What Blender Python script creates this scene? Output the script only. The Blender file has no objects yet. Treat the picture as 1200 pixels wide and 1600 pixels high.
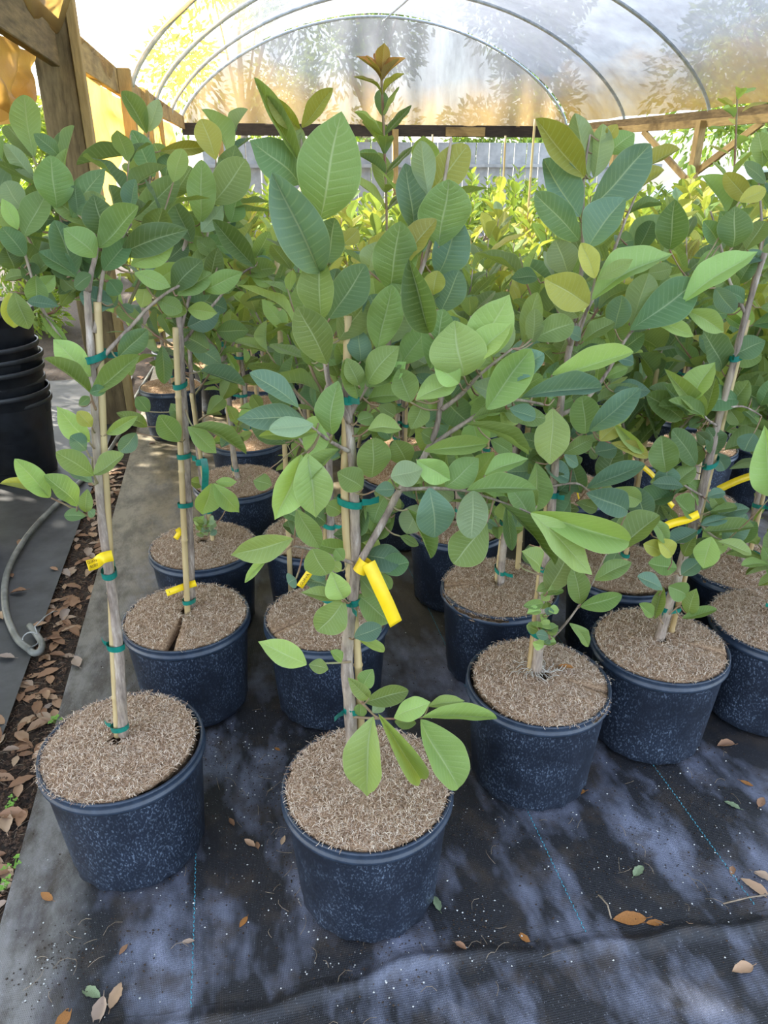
import bpy, bmesh, math, random
from math import sin, cos, pi, radians, atan2, sqrt
from mathutils import Vector, Matrix, noise

# ------------------------------------------------------------------ camera, sky, sun, exposure
FPX = 1155.0; CAM_H = 1.51; TILT = radians(25.3); YAW = radians(12)
scene = bpy.context.scene
COL = scene.collection
cam_data = bpy.data.cameras.new('camera')
cam_data.sensor_fit = 'VERTICAL'; cam_data.sensor_height = 24.0
cam_data.lens = FPX / 1600 * 24.0
cam_data.clip_end = 300
cam = bpy.data.objects.new('camera', cam_data); COL.objects.link(cam)
cam.location = (0, 0, CAM_H)
cam.rotation_euler = (pi / 2 - TILT, 0, -YAW)
scene.camera = cam

world = bpy.data.worlds.new('sky'); scene.world = world; world.use_nodes = True
wn = world.node_tree.nodes; wl = world.node_tree.links
SUN_AZ = radians(-52); SUN_EL = radians(36)
sky = wn.new('ShaderNodeTexSky'); sky.sky_type = 'NISHITA'; sky.sun_disc = False
sky.sun_elevation = SUN_EL; sky.sun_rotation = SUN_AZ
sky.air_density = 1.0; sky.dust_density = 2.0; sky.ozone_density = 2.0
soft = wn.new('ShaderNodeHueSaturation'); soft.inputs['Saturation'].default_value = 0.62   # thin haze over the blue
wl.new(sky.outputs[0], soft.inputs['Color']); wl.new(soft.outputs[0], wn['Background'].inputs[0]); wn['Background'].inputs[1].default_value = 0.36
sun_data = bpy.data.lights.new('sun', 'SUN'); sun_data.energy = 9.0; sun_data.angle = radians(0.6)
sun_data.color = (1.0, 0.93, 0.80)
sun = bpy.data.objects.new('sun', sun_data); COL.objects.link(sun)
sdir = Vector((sin(SUN_AZ) * cos(SUN_EL), cos(SUN_AZ) * cos(SUN_EL), sin(SUN_EL)))
sun.rotation_euler = sdir.to_track_quat('Z', 'Y').to_euler(); sun.location = (-3, 8, 10)
vs = scene.view_settings
vs.view_transform = 'Standard'; vs.look = 'None'; vs.gamma = 1.0; vs.use_curve_mapping = False
vs.exposure = 1.42
scene.cycles.max_bounces = 8; scene.cycles.transparent_max_bounces = 12
scene.cycles.diffuse_bounces = 5; scene.cycles.sample_clamp_indirect = 6.0
scene.cycles.caustics_reflective = False; scene.cycles.caustics_refractive = False

R = random.Random(7)

# ------------------------------------------------------------------ helpers
def ray(px, py):
    r = px - 600.0; u = 800.0 - py
    fw = FPX * cos(TILT) + u * sin(TILT); up = u * cos(TILT) - FPX * sin(TILT)
    return Vector((fw * sin(YAW) + r * cos(YAW), fw * cos(YAW) - r * sin(YAW), up))
CAMP = Vector((0, 0, CAM_H))
def at_z(px, py, z):
    d = ray(px, py); return CAMP + d * ((z - CAM_H) / d.z)
def at_y(px, py, y):
    d = ray(px, py); return CAMP + d * (y / d.y)
def proj(p):
    d = Vector(p) - CAMP
    r = d.x * cos(YAW) - d.y * sin(YAW); fh = d.x * sin(YAW) + d.y * cos(YAW)
    fw = fh * cos(TILT) - d.z * sin(TILT); up = fh * sin(TILT) + d.z * cos(TILT)
    return 600 + FPX * r / fw, 800 - FPX * up / fw, fw

def lin(h):
    h = h.lstrip('#')
    out = []
    for i in (0, 2, 4):
        c = int(h[i:i + 2], 16) / 255.0
        out.append(c / 12.92 if c <= 0.04045 else ((c + 0.055) / 1.055) ** 2.4)
    return (out[0], out[1], out[2], 1.0)

class MB:
    """collects geometry for ONE mesh object"""
    def __init__(s): s.v = []; s.f = []
    def add(s, vs_, fs_):
        n = len(s.v); s.v += [tuple(v) for v in vs_]; s.f += [tuple(i + n for i in f) for f in fs_]
    def box(s, c, size, rot=None):
        x, y, z = [k / 2 for k in size]
        pts = [Vector((sx * x, sy * y, sz * z)) for sz in (-1, 1) for sy in (-1, 1) for sx in (-1, 1)]
        if rot is not None: pts = [rot @ p for p in pts]
        s.add([Vector(c) + p for p in pts], [(0, 2, 3, 1), (4, 5, 7, 6), (0, 1, 5, 4), (2, 6, 7, 3), (0, 4, 6, 2), (1, 3, 7, 5)])
    def tube(s, pts, rad, n=8, cap=True):
        pts = [Vector(p) for p in pts]; m = len(pts)
        rad = rad if isinstance(rad, (list, tuple)) else [rad] * m
        ref = Vector((0.31, 0.17, 0.93)); vs_ = []; prev = None
        for i, p in enumerate(pts):
            t = (pts[min(i + 1, m - 1)] - pts[max(i - 1, 0)])
            if t.length < 1e-9: t = Vector((0, 0, 1))
            t.normalize()
            if prev is None:
                a = t.cross(ref)
                if a.length < 0.05: a = t.cross(Vector((1, 0, 0)))
            else:
                a = prev - t * prev.dot(t)
                if a.length < 1e-6: a = t.cross(ref)
            a.normalize(); prev = a; b = t.cross(a)
            for k in range(n):
                an = 2 * pi * k / n
                vs_.append(p + (a * cos(an) + b * sin(an)) * rad[i])
        fs_ = []
        for i in range(m - 1):
            for k in range(n):
                k2 = (k + 1) % n
                fs_.append((i * n + k, i * n + k2, (i + 1) * n + k2, (i + 1) * n + k))
        if cap:
            fs_.append(tuple(range(n - 1, -1, -1))); fs_.append(tuple((m - 1) * n + k for k in range(n)))
        s.add(vs_, fs_)
    def lathe(s, prof, n=48, c=(0, 0, 0)):
        c = Vector(c); vs_ = []
        for r, z in prof:
            for k in range(n):
                a = 2 * pi * k / n; vs_.append(c + Vector((r * cos(a), r * sin(a), z)))
        fs_ = [(i * n + k, i * n + (k + 1) % n, (i + 1) * n + (k + 1) % n, (i + 1) * n + k)
               for i in range(len(prof) - 1) for k in range(n)]
        s.add(vs_, fs_)
    def mesh(s, name, mat=None, smooth=True):
        me = bpy.data.meshes.new(name); me.from_pydata(s.v, [], s.f); me.update()
        if mat: me.materials.append(mat)
        if smooth: me.polygons.foreach_set('use_smooth', [True] * len(me.polygons))
        return me
    def build(s, name, mat, parent=None, smooth=True):
        return link(name, s.mesh(name, mat, smooth), parent)

def link(name, me, parent=None):
    o = bpy.data.objects.new(name, me); COL.objects.link(o)
    if parent is not None: o.parent = parent
    return o
def tag(o, label=None, cat=None, group=None, kind=None):
    if label: o['label'] = label
    if cat: o['category'] = cat
    if group: o['group'] = group
    if kind: o['kind'] = kind
    return o
def thing(name, label, cat, loc=(0, 0, 0), rotz=0.0, group=None):
    o = bpy.data.objects.new(name, None); COL.objects.link(o); o.empty_display_size = 0.05
    o.location = loc; o.rotation_euler = (0, 0, rotz)
    return tag(o, label, cat, group)
def smoothpath(pts, k=4):
    pts = [Vector(p) for p in pts]
    if len(pts) < 3: return pts
    out = []
    for i in range(len(pts) - 1):
        p0 = pts[max(i - 1, 0)]; p1 = pts[i]; p2 = pts[i + 1]; p3 = pts[min(i + 2, len(pts) - 1)]
        for j in range(k):
            t = j / k
            out.append(0.5 * ((2 * p1) + (p2 - p0) * t + (2 * p0 - 5 * p1 + 4 * p2 - p3) * t * t + (3 * p1 - p0 - 3 * p2 + p3) * t ** 3))
    out.append(pts[-1]); return out

TEXTS = {}
def text_mesh(tx, size):
    cu = bpy.data.curves.new('lettering', 'FONT'); cu.body = tx; cu.size = size; cu.align_x = 'CENTER'; cu.align_y = 'CENTER'; cu.extrude = 0.00015; cu.resolution_u = 2
    o = bpy.data.objects.new('lettering', cu); COL.objects.link(o)
    me = bpy.data.meshes.new_from_object(o.evaluated_get(bpy.context.evaluated_depsgraph_get()))
    bpy.data.objects.remove(o); bpy.data.curves.remove(cu); me.name = 'lettering'; return me
for t_, s_ in (('GUAVA', 0.0082), ('RUBY', 0.0082), ('RUBY', 0.0120), ('GUAVA RUBY', 0.0120)): TEXTS[(t_, s_)] = text_mesh(t_, s_)

# ------------------------------------------------------------------ materials
def newmat(name):
    m = bpy.data.materials.new(name); m.use_nodes = True
    nt = m.node_tree; b = nt.nodes['Principled BSDF']
    return m, nt, nt.nodes, nt.links, b
def nd(nt, typ, **kw):
    n = nt.nodes.new(typ)
    for k, v in kw.items():
        if k.startswith('i_'): n.inputs[int(k[2:])].default_value = v
        else: setattr(n, k, v)
    return n
def ramp(nt, fac, stops):
    r = nt.nodes.new('ShaderNodeValToRGB')
    while len(r.color_ramp.elements) < len(stops): r.color_ramp.elements.new(0.5)
    for e, (p, c) in zip(r.color_ramp.elements, stops):
        e.position = p; e.color = c if len(c) == 4 else (*c, 1)
    nt.links.new(fac, r.inputs[0]); return r
def noise_tex(nt, scale, detail=4, rough=0.55, coord=None, vscale=None):
    n = nt.nodes.new('ShaderNodeTexNoise'); n.inputs['Scale'].default_value = scale
    n.inputs['Detail'].default_value = detail; n.inputs['Roughness'].default_value = rough
    if coord is not None:
        if vscale:
            mp = nt.nodes.new('ShaderNodeMapping'); mp.inputs['Scale'].default_value = vscale
            nt.links.new(coord, mp.inputs[0]); nt.links.new(mp.outputs[0], n.inputs[0])
        else: nt.links.new(coord, n.inputs[0])
    return n
def math_n(nt, op, a, b=None, clamp=False):
    n = nt.nodes.new('ShaderNodeMath'); n.operation = op; n.use_clamp = clamp
    for i, x in enumerate((a, b)):
        if x is None: continue
        if isinstance(x, (int, float)): n.inputs[i].default_value = x
        else: nt.links.new(x, n.inputs[i])
    return n.outputs[0]
def mixc(nt, fac, a, b, mode='MIX'):
    n = nt.nodes.new('ShaderNodeMix'); n.data_type = 'RGBA'; n.blend_type = mode
    for idx, x in ((0, fac), (6, a), (7, b)):
        if isinstance(x, (int, float)): n.inputs[idx].default_value = x
        elif isinstance(x, tuple): n.inputs[idx].default_value = x
        else: nt.links.new(x, n.inputs[idx])
    return n.outputs[2]
def bump(nt, h, strength=0.3, dist=0.01):
    b = nt.nodes.new('ShaderNodeBump'); b.inputs['Strength'].default_value = strength
    b.inputs['Distance'].default_value = dist; nt.links.new(h, b.inputs['Height']); return b.outputs[0]
def simple(name, c, rough=0.6, c2=None, scale=30, spec=0.5, bumpk=0.0, coord='Object', vscale=None, metallic=0.0, detail=4):
    m, nt, N, L, b = newmat(name)
    tc = nd(nt, 'ShaderNodeTexCoord')
    b.inputs['Roughness'].default_value = rough; b.inputs['Specular IOR Level'].default_value = spec
    b.inputs['Metallic'].default_value = metallic
    nz = noise_tex(nt, scale, detail, 0.6, tc.outputs[coord], vscale)
    if c2 is None: c2 = tuple([k * 0.6 for k in c[:3]] + [1])
    r = ramp(nt, nz.outputs[0], [(0.32, c2), (0.68, c)])
    L.new(r.outputs[0], b.inputs['Base Color'])
    if bumpk: L.new(bump(nt, nz.outputs[0], bumpk, 0.004), b.inputs['Normal'])
    return m

def leaf_material(name, per_island=False):
    m, nt, N, L, b = newmat(name)
    uv = nd(nt, 'ShaderNodeUVMap'); sep = nd(nt, 'ShaderNodeSeparateXYZ'); L.new(uv.outputs[0], sep.inputs[0])
    a = math_n(nt, 'ABSOLUTE', math_n(nt, 'SUBTRACT', math_n(nt, 'MULTIPLY', sep.outputs[0], 2.0), 1.0))
    v = sep.outputs[1]
    oi = nd(nt, 'ShaderNodeObjectInfo'); geo = nd(nt, 'ShaderNodeNewGeometry')
    rnd = geo.outputs['Random Per Island'] if per_island else oi.outputs['Random']
    ph = math_n(nt, 'MULTIPLY', math_n(nt, 'SUBTRACT', v, math_n(nt, 'MULTIPLY', a, 0.14)), 13.0)
    tri = math_n(nt, 'PINGPONG', ph, 0.5)
    lat = math_n(nt, 'SUBTRACT', 1.0, math_n(nt, 'MULTIPLY', tri, 7.0), clamp=True)
    lat = math_n(nt, 'MULTIPLY', lat, math_n(nt, 'SUBTRACT', 1.0, math_n(nt, 'POWER', a, 3.0), clamp=True))
    mid = math_n(nt, 'SUBTRACT', 1.0, math_n(nt, 'MULTIPLY', a, 17.0), clamp=True)
    vein = math_n(nt, 'MAXIMUM', math_n(nt, 'MULTIPLY', mid, .85), math_n(nt, 'MULTIPLY', lat, 0.27))
    hsv = nd(nt, 'ShaderNodeHueSaturation'); hsv.inputs['Saturation'].default_value = 0.93
    if per_island:
        base = ramp(nt, rnd, [(0.0, lin('4e8030')), (0.5, lin('7a9f34')), (1.0, lin('a9b845'))]).outputs[0]
        L.new(base, hsv.inputs['Color'])
    else:
        L.new(oi.outputs['Color'], hsv.inputs['Color'])
    L.new(math_n(nt, 'ADD', math_n(nt, 'MULTIPLY', rnd, 0.35), 0.82), hsv.inputs['Value'])
    L.new(math_n(nt, 'ADD', math_n(nt, 'MULTIPLY', rnd, 0.03), 0.485), hsv.inputs['Hue'])
    nz = noise_tex(nt, 55, 3, 0.6, nd(nt, 'ShaderNodeTexCoord').outputs['Object'])
    top = mixc(nt, math_n(nt, 'MULTIPLY', nz.outputs[0], 0.22), hsv.outputs[0], lin('3a5a30'))
    # pale dusty underside
    und = mixc(nt, 0.45, hsv.outputs[0], lin('8fa578'))
    c0 = mixc(nt, geo.outputs['Backfacing'], top, und)
    veinc = mixc(nt, 0.72, c0, lin('cddaae'))
    c1 = mixc(nt, math_n(nt, 'MULTIPLY', vein, 0.85), c0, veinc)
    edge = math_n(nt, 'MULTIPLY', math_n(nt, 'SUBTRACT', a, 0.955, clamp=True), 14.0, clamp=True)
    c1 = mixc(nt, edge, c1, mixc(nt, 0.4, c0, lin('d6dca8')))
    L.new(c1, b.inputs['Base Color'])
    b.inputs['Roughness'].default_value = 0.5; b.inputs['Specular IOR Level'].default_value = 0.35
    L.new(bump(nt, math_n(nt, 'SUBTRACT', math_n(nt, 'MULTIPLY', nz.outputs[0], .6), math_n(nt, 'MULTIPLY', vein, 1.4)), 0.6, 0.0015), b.inputs['Normal'])
    tr = nd(nt, 'ShaderNodeBsdfTranslucent')
    tcol = mixc(nt, 0.75, c1, (1.35, 1.2, 0.35, 1), 'MULTIPLY')
    tcol = mixc(nt, 0.3, tcol, lin('a8c020'))
    L.new(tcol, tr.inputs[0])
    mx = nd(nt, 'ShaderNodeMixShader'); mx.inputs[0].default_value = 0.42
    L.new(b.outputs[0], mx.inputs[1]); L.new(tr.outputs[0], mx.inputs[2])
    L.new(mx.outputs[0], N['Material Output'].inputs[0])
    return m
M_LEAF = leaf_material('guava_leaf'); M_FOLIAGE = leaf_material('far_leaf', True)

def pot_material():
    m, nt, N, L, b = newmat('pot_plastic')
    tc = nd(nt, 'ShaderNodeTexCoord'); oi = nd(nt, 'ShaderNodeObjectInfo')
    off = nd(nt, 'ShaderNodeVectorMath', operation='ADD')
    L.new(tc.outputs['Object'], off.inputs[0]); L.new(math_n(nt, 'MULTIPLY', oi.outputs['Random'], 9.0), off.inputs[1])
    sp = noise_tex(nt, 230, 3, 0.6, off.outputs[0], (1, 1, 0.55))
    sp2 = noise_tex(nt, 9, 3, 0.6, off.outputs[0])
    spots = ramp(nt, sp.outputs[0], [(0.53, (0, 0, 0, 1)), (0.66, (1, 1, 1, 1))]).outputs[0]
    zone = ramp(nt, sp2.outputs[0], [(0.38, (0.08, 0.08, 0.08, 1)), (0.68, (1, 1, 1, 1))]).outputs[0]
    k = math_n(nt, 'MULTIPLY', spots, zone)
    dust = ramp(nt, sp2.outputs[0], [(0.3, lin('161c27')), (0.75, lin('27303f'))]).outputs[0]
    c = mixc(nt, math_n(nt, 'MULTIPLY', k, 0.6), dust, lin('8798ad'))
    L.new(c, b.inputs['Base Color']); b.inputs['Roughness'].default_value = 0.46
    L.new(bump(nt, sp.outputs[0], 0.12, 0.001), b.inputs['Normal'])
    return m
M_POT = pot_material()
M_RIM = simple('pot_rim_plastic', lin('303c4c'), 0.36, lin('222c3a'), 40)
def coir_material():
    m, nt, N, L, b = newmat('coir')
    tc = nd(nt, 'ShaderNodeTexCoord')
    n1 = noise_tex(nt, 190, 4, 0.75, tc.outputs['Object'])
    n2 = noise_tex(nt, 12, 3, 0.6, tc.outputs['Object'])
    c = ramp(nt, n1.outputs[0], [(0.32, lin('5c4636')), (0.50, lin('a68868')), (0.70, lin('d2b798'))]).outputs[0]
    c = mixc(nt, math_n(nt, 'MULTIPLY', n2.outputs[0], 0.55), c, lin('8a7261'))
    L.new(c, b.inputs['Base Color']); b.inputs['Roughness'].default_value = 0.95; b.inputs['Specular IOR Level'].default_value = 0.1
    L.new(bump(nt, n1.outputs[0], 0.9, 0.004), b.inputs['Normal']); return m
M_COIR = coir_material()
def fiber_material():
    m, nt, N, L, b = newmat('coir_fiber')
    g = nd(nt, 'ShaderNodeNewGeometry')
    c = ramp(nt, g.outputs['Random Per Island'], [(0, lin('7d6048')), (0.5, lin('bda084')), (1, lin('ecdcc6'))]).outputs[0]
    L.new(c, b.inputs['Base Color']); b.inputs['Roughness'].default_value = 0.9; return m
M_FIBER = fiber_material()
def bark_material(name, c1, c2, c3):
    m, nt, N, L, b = newmat(name)
    tc = nd(nt, 'ShaderNodeTexCoord')
    n1 = noise_tex(nt, 60, 5, 0.7, tc.outputs['Object'], (1, 1, 0.18)); n2 = noise_tex(nt, 14, 4, 0.6, tc.outputs['Object'], (1, 1, .6))
    c = ramp(nt, n1.outputs[0], [(0.3, c1), (0.55, c2), (0.75, c3)]).outputs[0]
    c = mixc(nt, ramp(nt, n2.outputs[0], [(0.5, (0, 0, 0, 1)), (0.62, (1, 1, 1, 1))]).outputs[0], c, mixc(nt, 0.5, c, lin('b5a58c')))
    L.new(c, b.inputs['Base Color']); b.inputs['Roughness'].default_value = 0.85
    L.new(bump(nt, n1.outputs[0], 0.8, 0.004), b.inputs['Normal']); return m
M_BARK = bark_material('bark', lin('54463c'), lin('97887a'), lin('c9bdb0'))
M_TWIG = simple('young_twig', lin('8c8a62'), 0.7, lin('8a5f50'), 18)
M_STAKE = simple('bamboo', lin('cdb98a'), 0.5, lin('a3895c'), 30, vscale=(1, 1, 0.08), bumpk=0.2)
M_NODE = simple('bamboo_node', lin('b09a6c'), 0.6, lin('7d6a48'), 60)
M_TIE = simple('tie_tape', lin('12806e'), 0.35, lin('0d5f55'), 40)
M_TAG = simple('tag_plastic', lin('f5d421'), 0.45, lin('e9c010'), 20)
M_INK = simple('tag_ink', lin('6b5312'), 0.7, lin('4f3c0c'), 20)
M_SOIL = simple('soil', lin('4a3a2c'), 0.95, lin('15110e'), 60, bumpk=1.0, detail=8)
M_HOSE = simple('hose_plastic', lin('8c8b82'), 0.45, lin('56564f'), 14)
M_WIRE = simple('tie_wire', lin('c9c7c0'), 0.4, lin('8f8d88'), 40)
M_BLACK = simple('black_plastic', lin('23262b'), 0.42, lin('14161a'), 18)
M_METAL = simple('galvanised_tube', lin('c3ccd2'), 0.4, lin('97a2aa'), 12, metallic=0.2)
def wood_material(name, a, b_, stain):
    m, nt, N, L, b = newmat(name)
    tc = nd(nt, 'ShaderNodeTexCoord')
    n1 = noise_tex(nt, 6, 6, 0.65, tc.outputs['Object'], (6, 6, 0.9)); n2 = noise_tex(nt, 1.4, 4, 0.6, tc.outputs['Object'])
    c = ramp(nt, n1.outputs[0], [(0.3, a), (0.65, b_)]).outputs[0]
    c = mixc(nt, ramp(nt, n2.outputs[0], [(0.5, (0, 0, 0, 1)), (0.66, (1, 1, 1, 1))]).outputs[0], c, stain)
    L.new(c, b.inputs['Base Color']); b.inputs['Roughness'].default_value = 0.85
    L.new(bump(nt, n1.outputs[0], 0.5, 0.01), b.inputs['Normal']); return m
M_POST = wood_material('post_wood', lin('56482f'), lin('8c7854'), lin('5c4d36'))
M_RAIL = wood_material('rail_wood', lin('8f7a50'), lin('b59c68'), lin('6a5636'))
M_DARKRAIL = wood_material('dark_rail_wood', lin('2c2926'), lin('423a33'), lin('25211e'))

def fabric_material():
    m, nt, N, L, b = newmat('weed_fabric')
    g = nd(nt, 'ShaderNodeNewGeometry'); P = g.outputs['Position']
    sep = nd(nt, 'ShaderNodeSeparateXYZ'); L.new(P, sep.inputs[0])
    big = noise_tex(nt, 3.2, 4, 0.62, P, (1.6, 0.75, 1)); mid = noise_tex(nt, 11, 4, 0.6, P); fine = noise_tex(nt, 260, 2, 0.7, P)
    worn_sheen = ramp(nt, big.outputs[0], [(0.47, (0, 0, 0, 1)), (0.66, (1, 1, 1, 1))]).outputs[0]
    thr = noise_tex(nt, 500, 2, 0.8, P)
    worn_sheen = math_n(nt, 'MULTIPLY', worn_sheen, ramp(nt, thr.outputs[0], [(0.35, (.45, .45, .45)), (0.6, (1, 1, 1))]).outputs[0])
    base = mixc(nt, worn_sheen, lin('202125'), lin('888da0'))  # pale blue patches: wear and dust, with sky sheen put into the colour
    dirt = ramp(nt, mid.outputs[0], [(0.50, (0, 0, 0, 1)), (0.68, (1, 1, 1, 1))]).outputs[0]
    base = mixc(nt, math_n(nt, 'MULTIPLY', dirt, 0.7), base, lin('3d352e'))
    # dusty sun-faded margin along the sheet's left selvedge
    wob = math_n(nt, 'MULTIPLY', math_n(nt, 'SUBTRACT', mid.outputs[0], 0.5), 0.12)
    mx = nd(nt, 'ShaderNodeMapRange'); mx.interpolation_type = 'SMOOTHSTEP'
    mx.inputs[1].default_value = -0.40; mx.inputs[2].default_value = -0.50
    L.new(math_n(nt, 'ADD', sep.outputs[0], wob), mx.inputs[0])
    stain = noise_tex(nt, 7, 6, 0.7, P, (1.5, .7, 1))
    fade = mixc(nt, ramp(nt, stain.outputs[0], [(.42, (0, 0, 0)), (.62, (1, 1, 1))]).outputs[0], lin('8a8782'), lin('4e463c'))
    base = mixc(nt, math_n(nt, 'MULTIPLY', mx.outputs[0], 0.75), base, fade)
    # soil dust gathers further in
    my = nd(nt, 'ShaderNodeMapRange'); my.inputs[1].default_value = 1.8; my.inputs[2].default_value = 3.2
    L.new(sep.outputs[1], my.inputs[0])
    base = mixc(nt, math_n(nt, 'MULTIPLY', my.outputs[0], 0.72), base, mixc(nt, ramp(nt, stain.outputs[0], [(.4, (0, 0, 0)), (.6, (1, 1, 1))]).outputs[0], lin('8c7f62'), lin('5a5038')))
    speck = ramp(nt, fine.outputs[0], [(0.66, (0, 0, 0, 1)), (0.72, (1, 1, 1, 1))]).outputs[0]
    base = mixc(nt, math_n(nt, 'MULTIPLY', speck, 0.5), base, lin('a5a8ad'))
    L.new(base, b.inputs['Base Color'])
    b.inputs['Roughness'].default_value = 0.55; b.inputs['Specular IOR Level'].default_value = 0.45
    w1 = nd(nt, 'ShaderNodeTexWave', bands_direction='X'); w1.inputs['Scale'].default_value = 95; L.new(P, w1.inputs[0])
    w2 = nd(nt, 'ShaderNodeTexWave', bands_direction='Y'); w2.inputs['Scale'].default_value = 70; L.new(P, w2.inputs[0])
    L.new(bump(nt, math_n(nt, 'MULTIPLY', w1.outputs[1], w2.outputs[1]), 0.45, 0.0015), b.inputs['Normal'])
    return m
M_FABRIC = fabric_material()
M_THREAD = simple('marking_thread', lin('4fa0b0'), 0.6, lin('2f7688'), 40)

def film_material(name, trans, yellow, holes, k=1.0):
    m, nt, N, L, b = newmat(name)
    g = nd(nt, 'ShaderNodeNewGeometry'); P = g.outputs['Position']
    sep = nd(nt, 'ShaderNodeSeparateXYZ'); L.new(P, sep.inputs[0])
    n1 = noise_tex(nt, 0.9, 5, 0.6, P, (1, 0.5, 1.2)); n2 = noise_tex(nt, 5, 4, 0.6, P)
    clean = mixc(nt, n2.outputs[0], (0.25 * k, 0.265 * k, 0.30 * k, 1), (0.16 * k, 0.17 * k, 0.20 * k, 1))
    # algae stain gathering along the eaves, a mark in the film itself
    mr = nd(nt, 'ShaderNodeMapRange'); mr.inputs[1].default_value = 2.95; mr.inputs[2].default_value = 2.3
    lft = nd(nt, 'ShaderNodeMapRange'); lft.inputs[1].default_value = 2.2; lft.inputs[2].default_value = 0.2; lft.inputs[4].default_value = 0.55; L.new(sep.outputs[0], lft.inputs[0])
    zz = math_n(nt, 'SUBTRACT', sep.outputs[2], lft.outputs[0])
    L.new(math_n(nt, 'ADD', zz, math_n(nt, 'MULTIPLY', math_n(nt, 'SUBTRACT', n1.outputs[0], 0.5), 1.1)), mr.inputs[0])
    st = math_n(nt, 'MULTIPLY', mr.outputs[0], yellow)
    c = mixc(nt, st, clean, mixc(nt, n2.outputs[0], lin('bf963f' if k == 1 else '8c7446'), lin('a37c34' if k == 1 else '6e5c3a')))
    tl = nd(nt, 'ShaderNodeBsdfTranslucent'); L.new(c, tl.inputs[0])
    df = nd(nt, 'ShaderNodeBsdfDiffuse'); L.new(c, df.inputs[0])
    gl = nd(nt, 'ShaderNodeBsdfGlossy'); gl.inputs['Roughness'].default_value = 0.22
    L.new(bump(nt, n2.outputs[0], 0.5, 0.05), gl.inputs['Normal'])
    tp = nd(nt, 'ShaderNodeBsdfTransparent')
    a1 = nd(nt, 'ShaderNodeMixShader'); a1.inputs[0].default_value = 0.28; L.new(tl.outputs[0], a1.inputs[1]); L.new(df.outputs[0], a1.inputs[2])
    a2 = nd(nt, 'ShaderNodeMixShader'); a2.inputs[0].default_value = 0.07; L.new(a1.outputs[0], a2.inputs[1]); L.new(gl.outputs[0], a2.inputs[2])
    n3 = noise_tex(nt, 2.2, 5, 0.65, P, (1.4, 0.8, 0.35))
    tf = ramp(nt, n3.outputs[0], [(0.35, (trans * .4,) * 3), (0.7, (min(trans * 1.7, 1),) * 3)]).outputs[0]
    if holes:
        n4 = noise_tex(nt, 3.5, 4, 0.65, P, (1, 2.2, .7))
        hz = nd(nt, 'ShaderNodeMapRange'); hz.inputs[1].default_value = 0.6; hz.inputs[2].default_value = -0.5; L.new(sep.outputs[0], hz.inputs[0])
        hm = ramp(nt, math_n(nt, 'ADD', n4.outputs[0], math_n(nt, 'MULTIPLY', hz.outputs[0], 0.10)), [(0.655, (0, 0, 0)), (0.665, (1, 1, 1))]).outputs[0]
        # left slope shredded from the big post back; extra clearness added to admit sun
        fy = nd(nt, 'ShaderNodeMapRange'); fy.inputs[1].default_value = 4.2; fy.inputs[2].default_value = 5.6; L.new(sep.outputs[1], fy.inputs[0])
        fx = nd(nt, 'ShaderNodeMapRange'); fx.inputs[1].default_value = 2.0; fx.inputs[2].default_value = 0.4; L.new(sep.outputs[0], fx.inputs[0])
        rot = math_n(nt, 'MULTIPLY', fy.outputs[0], fx.outputs[0])
        tf = math_n(nt, 'ADD', math_n(nt, 'MULTIPLY', tf, 1.0), math_n(nt, 'MULTIPLY', rot, math_n(nt, 'MULTIPLY', n3.outputs[0], 0.95)), clamp=True)
        tf = math_n(nt, 'MAXIMUM', tf, math_n(nt, 'MULTIPLY', hm, rot))
    a3 = nd(nt, 'ShaderNodeMixShader'); L.new(tf, a3.inputs[0]); L.new(a2.outputs[0], a3.inputs[1]); L.new(tp.outputs[0], a3.inputs[2])
    L.new(a3.outputs[0], N['Material Output'].inputs[0]); return m
M_FILM = film_material('roof_film', 0.07, 0.85, True)
M_ENDFILM = film_material('end_wall_film', 0.10, 0.8, False, 0.5)
def yellow_film():
    m, nt, N, L, b = newmat('aged_yellow_film')
    g = nd(nt, 'ShaderNodeNewGeometry'); n2 = noise_tex(nt, 4, 5, 0.6, g.outputs['Position'])
    c = mixc(nt, n2.outputs[0], lin('e6bd6a'), lin('c08a3c'))
    tl = nd(nt, 'ShaderNodeBsdfTranslucent'); L.new(c, tl.inputs[0]); L.new(c, b.inputs['Base Color']); b.inputs['Roughness'].default_value = 0.3
    L.new(bump(nt, n2.outputs[0], 0.6, 0.05), b.inputs['Normal'])
    mx = nd(nt, 'ShaderNodeMixShader'); mx.inputs[0].default_value = 0.68; L.new(b.outputs[0], mx.inputs[1]); L.new(tl.outputs[0], mx.inputs[2])
    L.new(mx.outputs[0], N['Material Output'].inputs[0]); return m
M_YFILM = yellow_film()

# ------------------------------------------------------------------ the ground
def grid_mesh(name, xs, ys, zf, mat, solid=False):
    mb = MB(); nx, ny = len(xs), len(ys)
    mb.v = [(x, y, zf(x, y)) for y in ys for x in xs]
    mb.f = [(j * nx + i, j * nx + i + 1, (j + 1) * nx + i + 1, (j + 1) * nx + i) for j in range(ny - 1) for i in range(nx - 1)]
    return mb.build(name, mat)
def frange(a, b, n): return [a + (b - a) * i / (n - 1) for i in range(n)]
def soil_z(x, y):
    return -0.030 + 0.012 * noise.noise(Vector((x * 9, y * 9, 0.3))) + 0.006 * noise.noise(Vector((x * 30, y * 30, 2)))
def soil_big():
    xs = frange(-14, -1.6, 18) + frange(-1.5, -0.5, 90) + frange(-0.4, 14, 30)
    ys = frange(-1.5, 1.3, 20) + frange(1.32, 4.5, 190) + frange(4.6, 8, 60) + frange(8.3, 40, 30)
    o = grid_mesh('ground_soil', xs, ys, soil_z, M_SOIL); tag(o, kind='structure')
soil_big()
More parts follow.
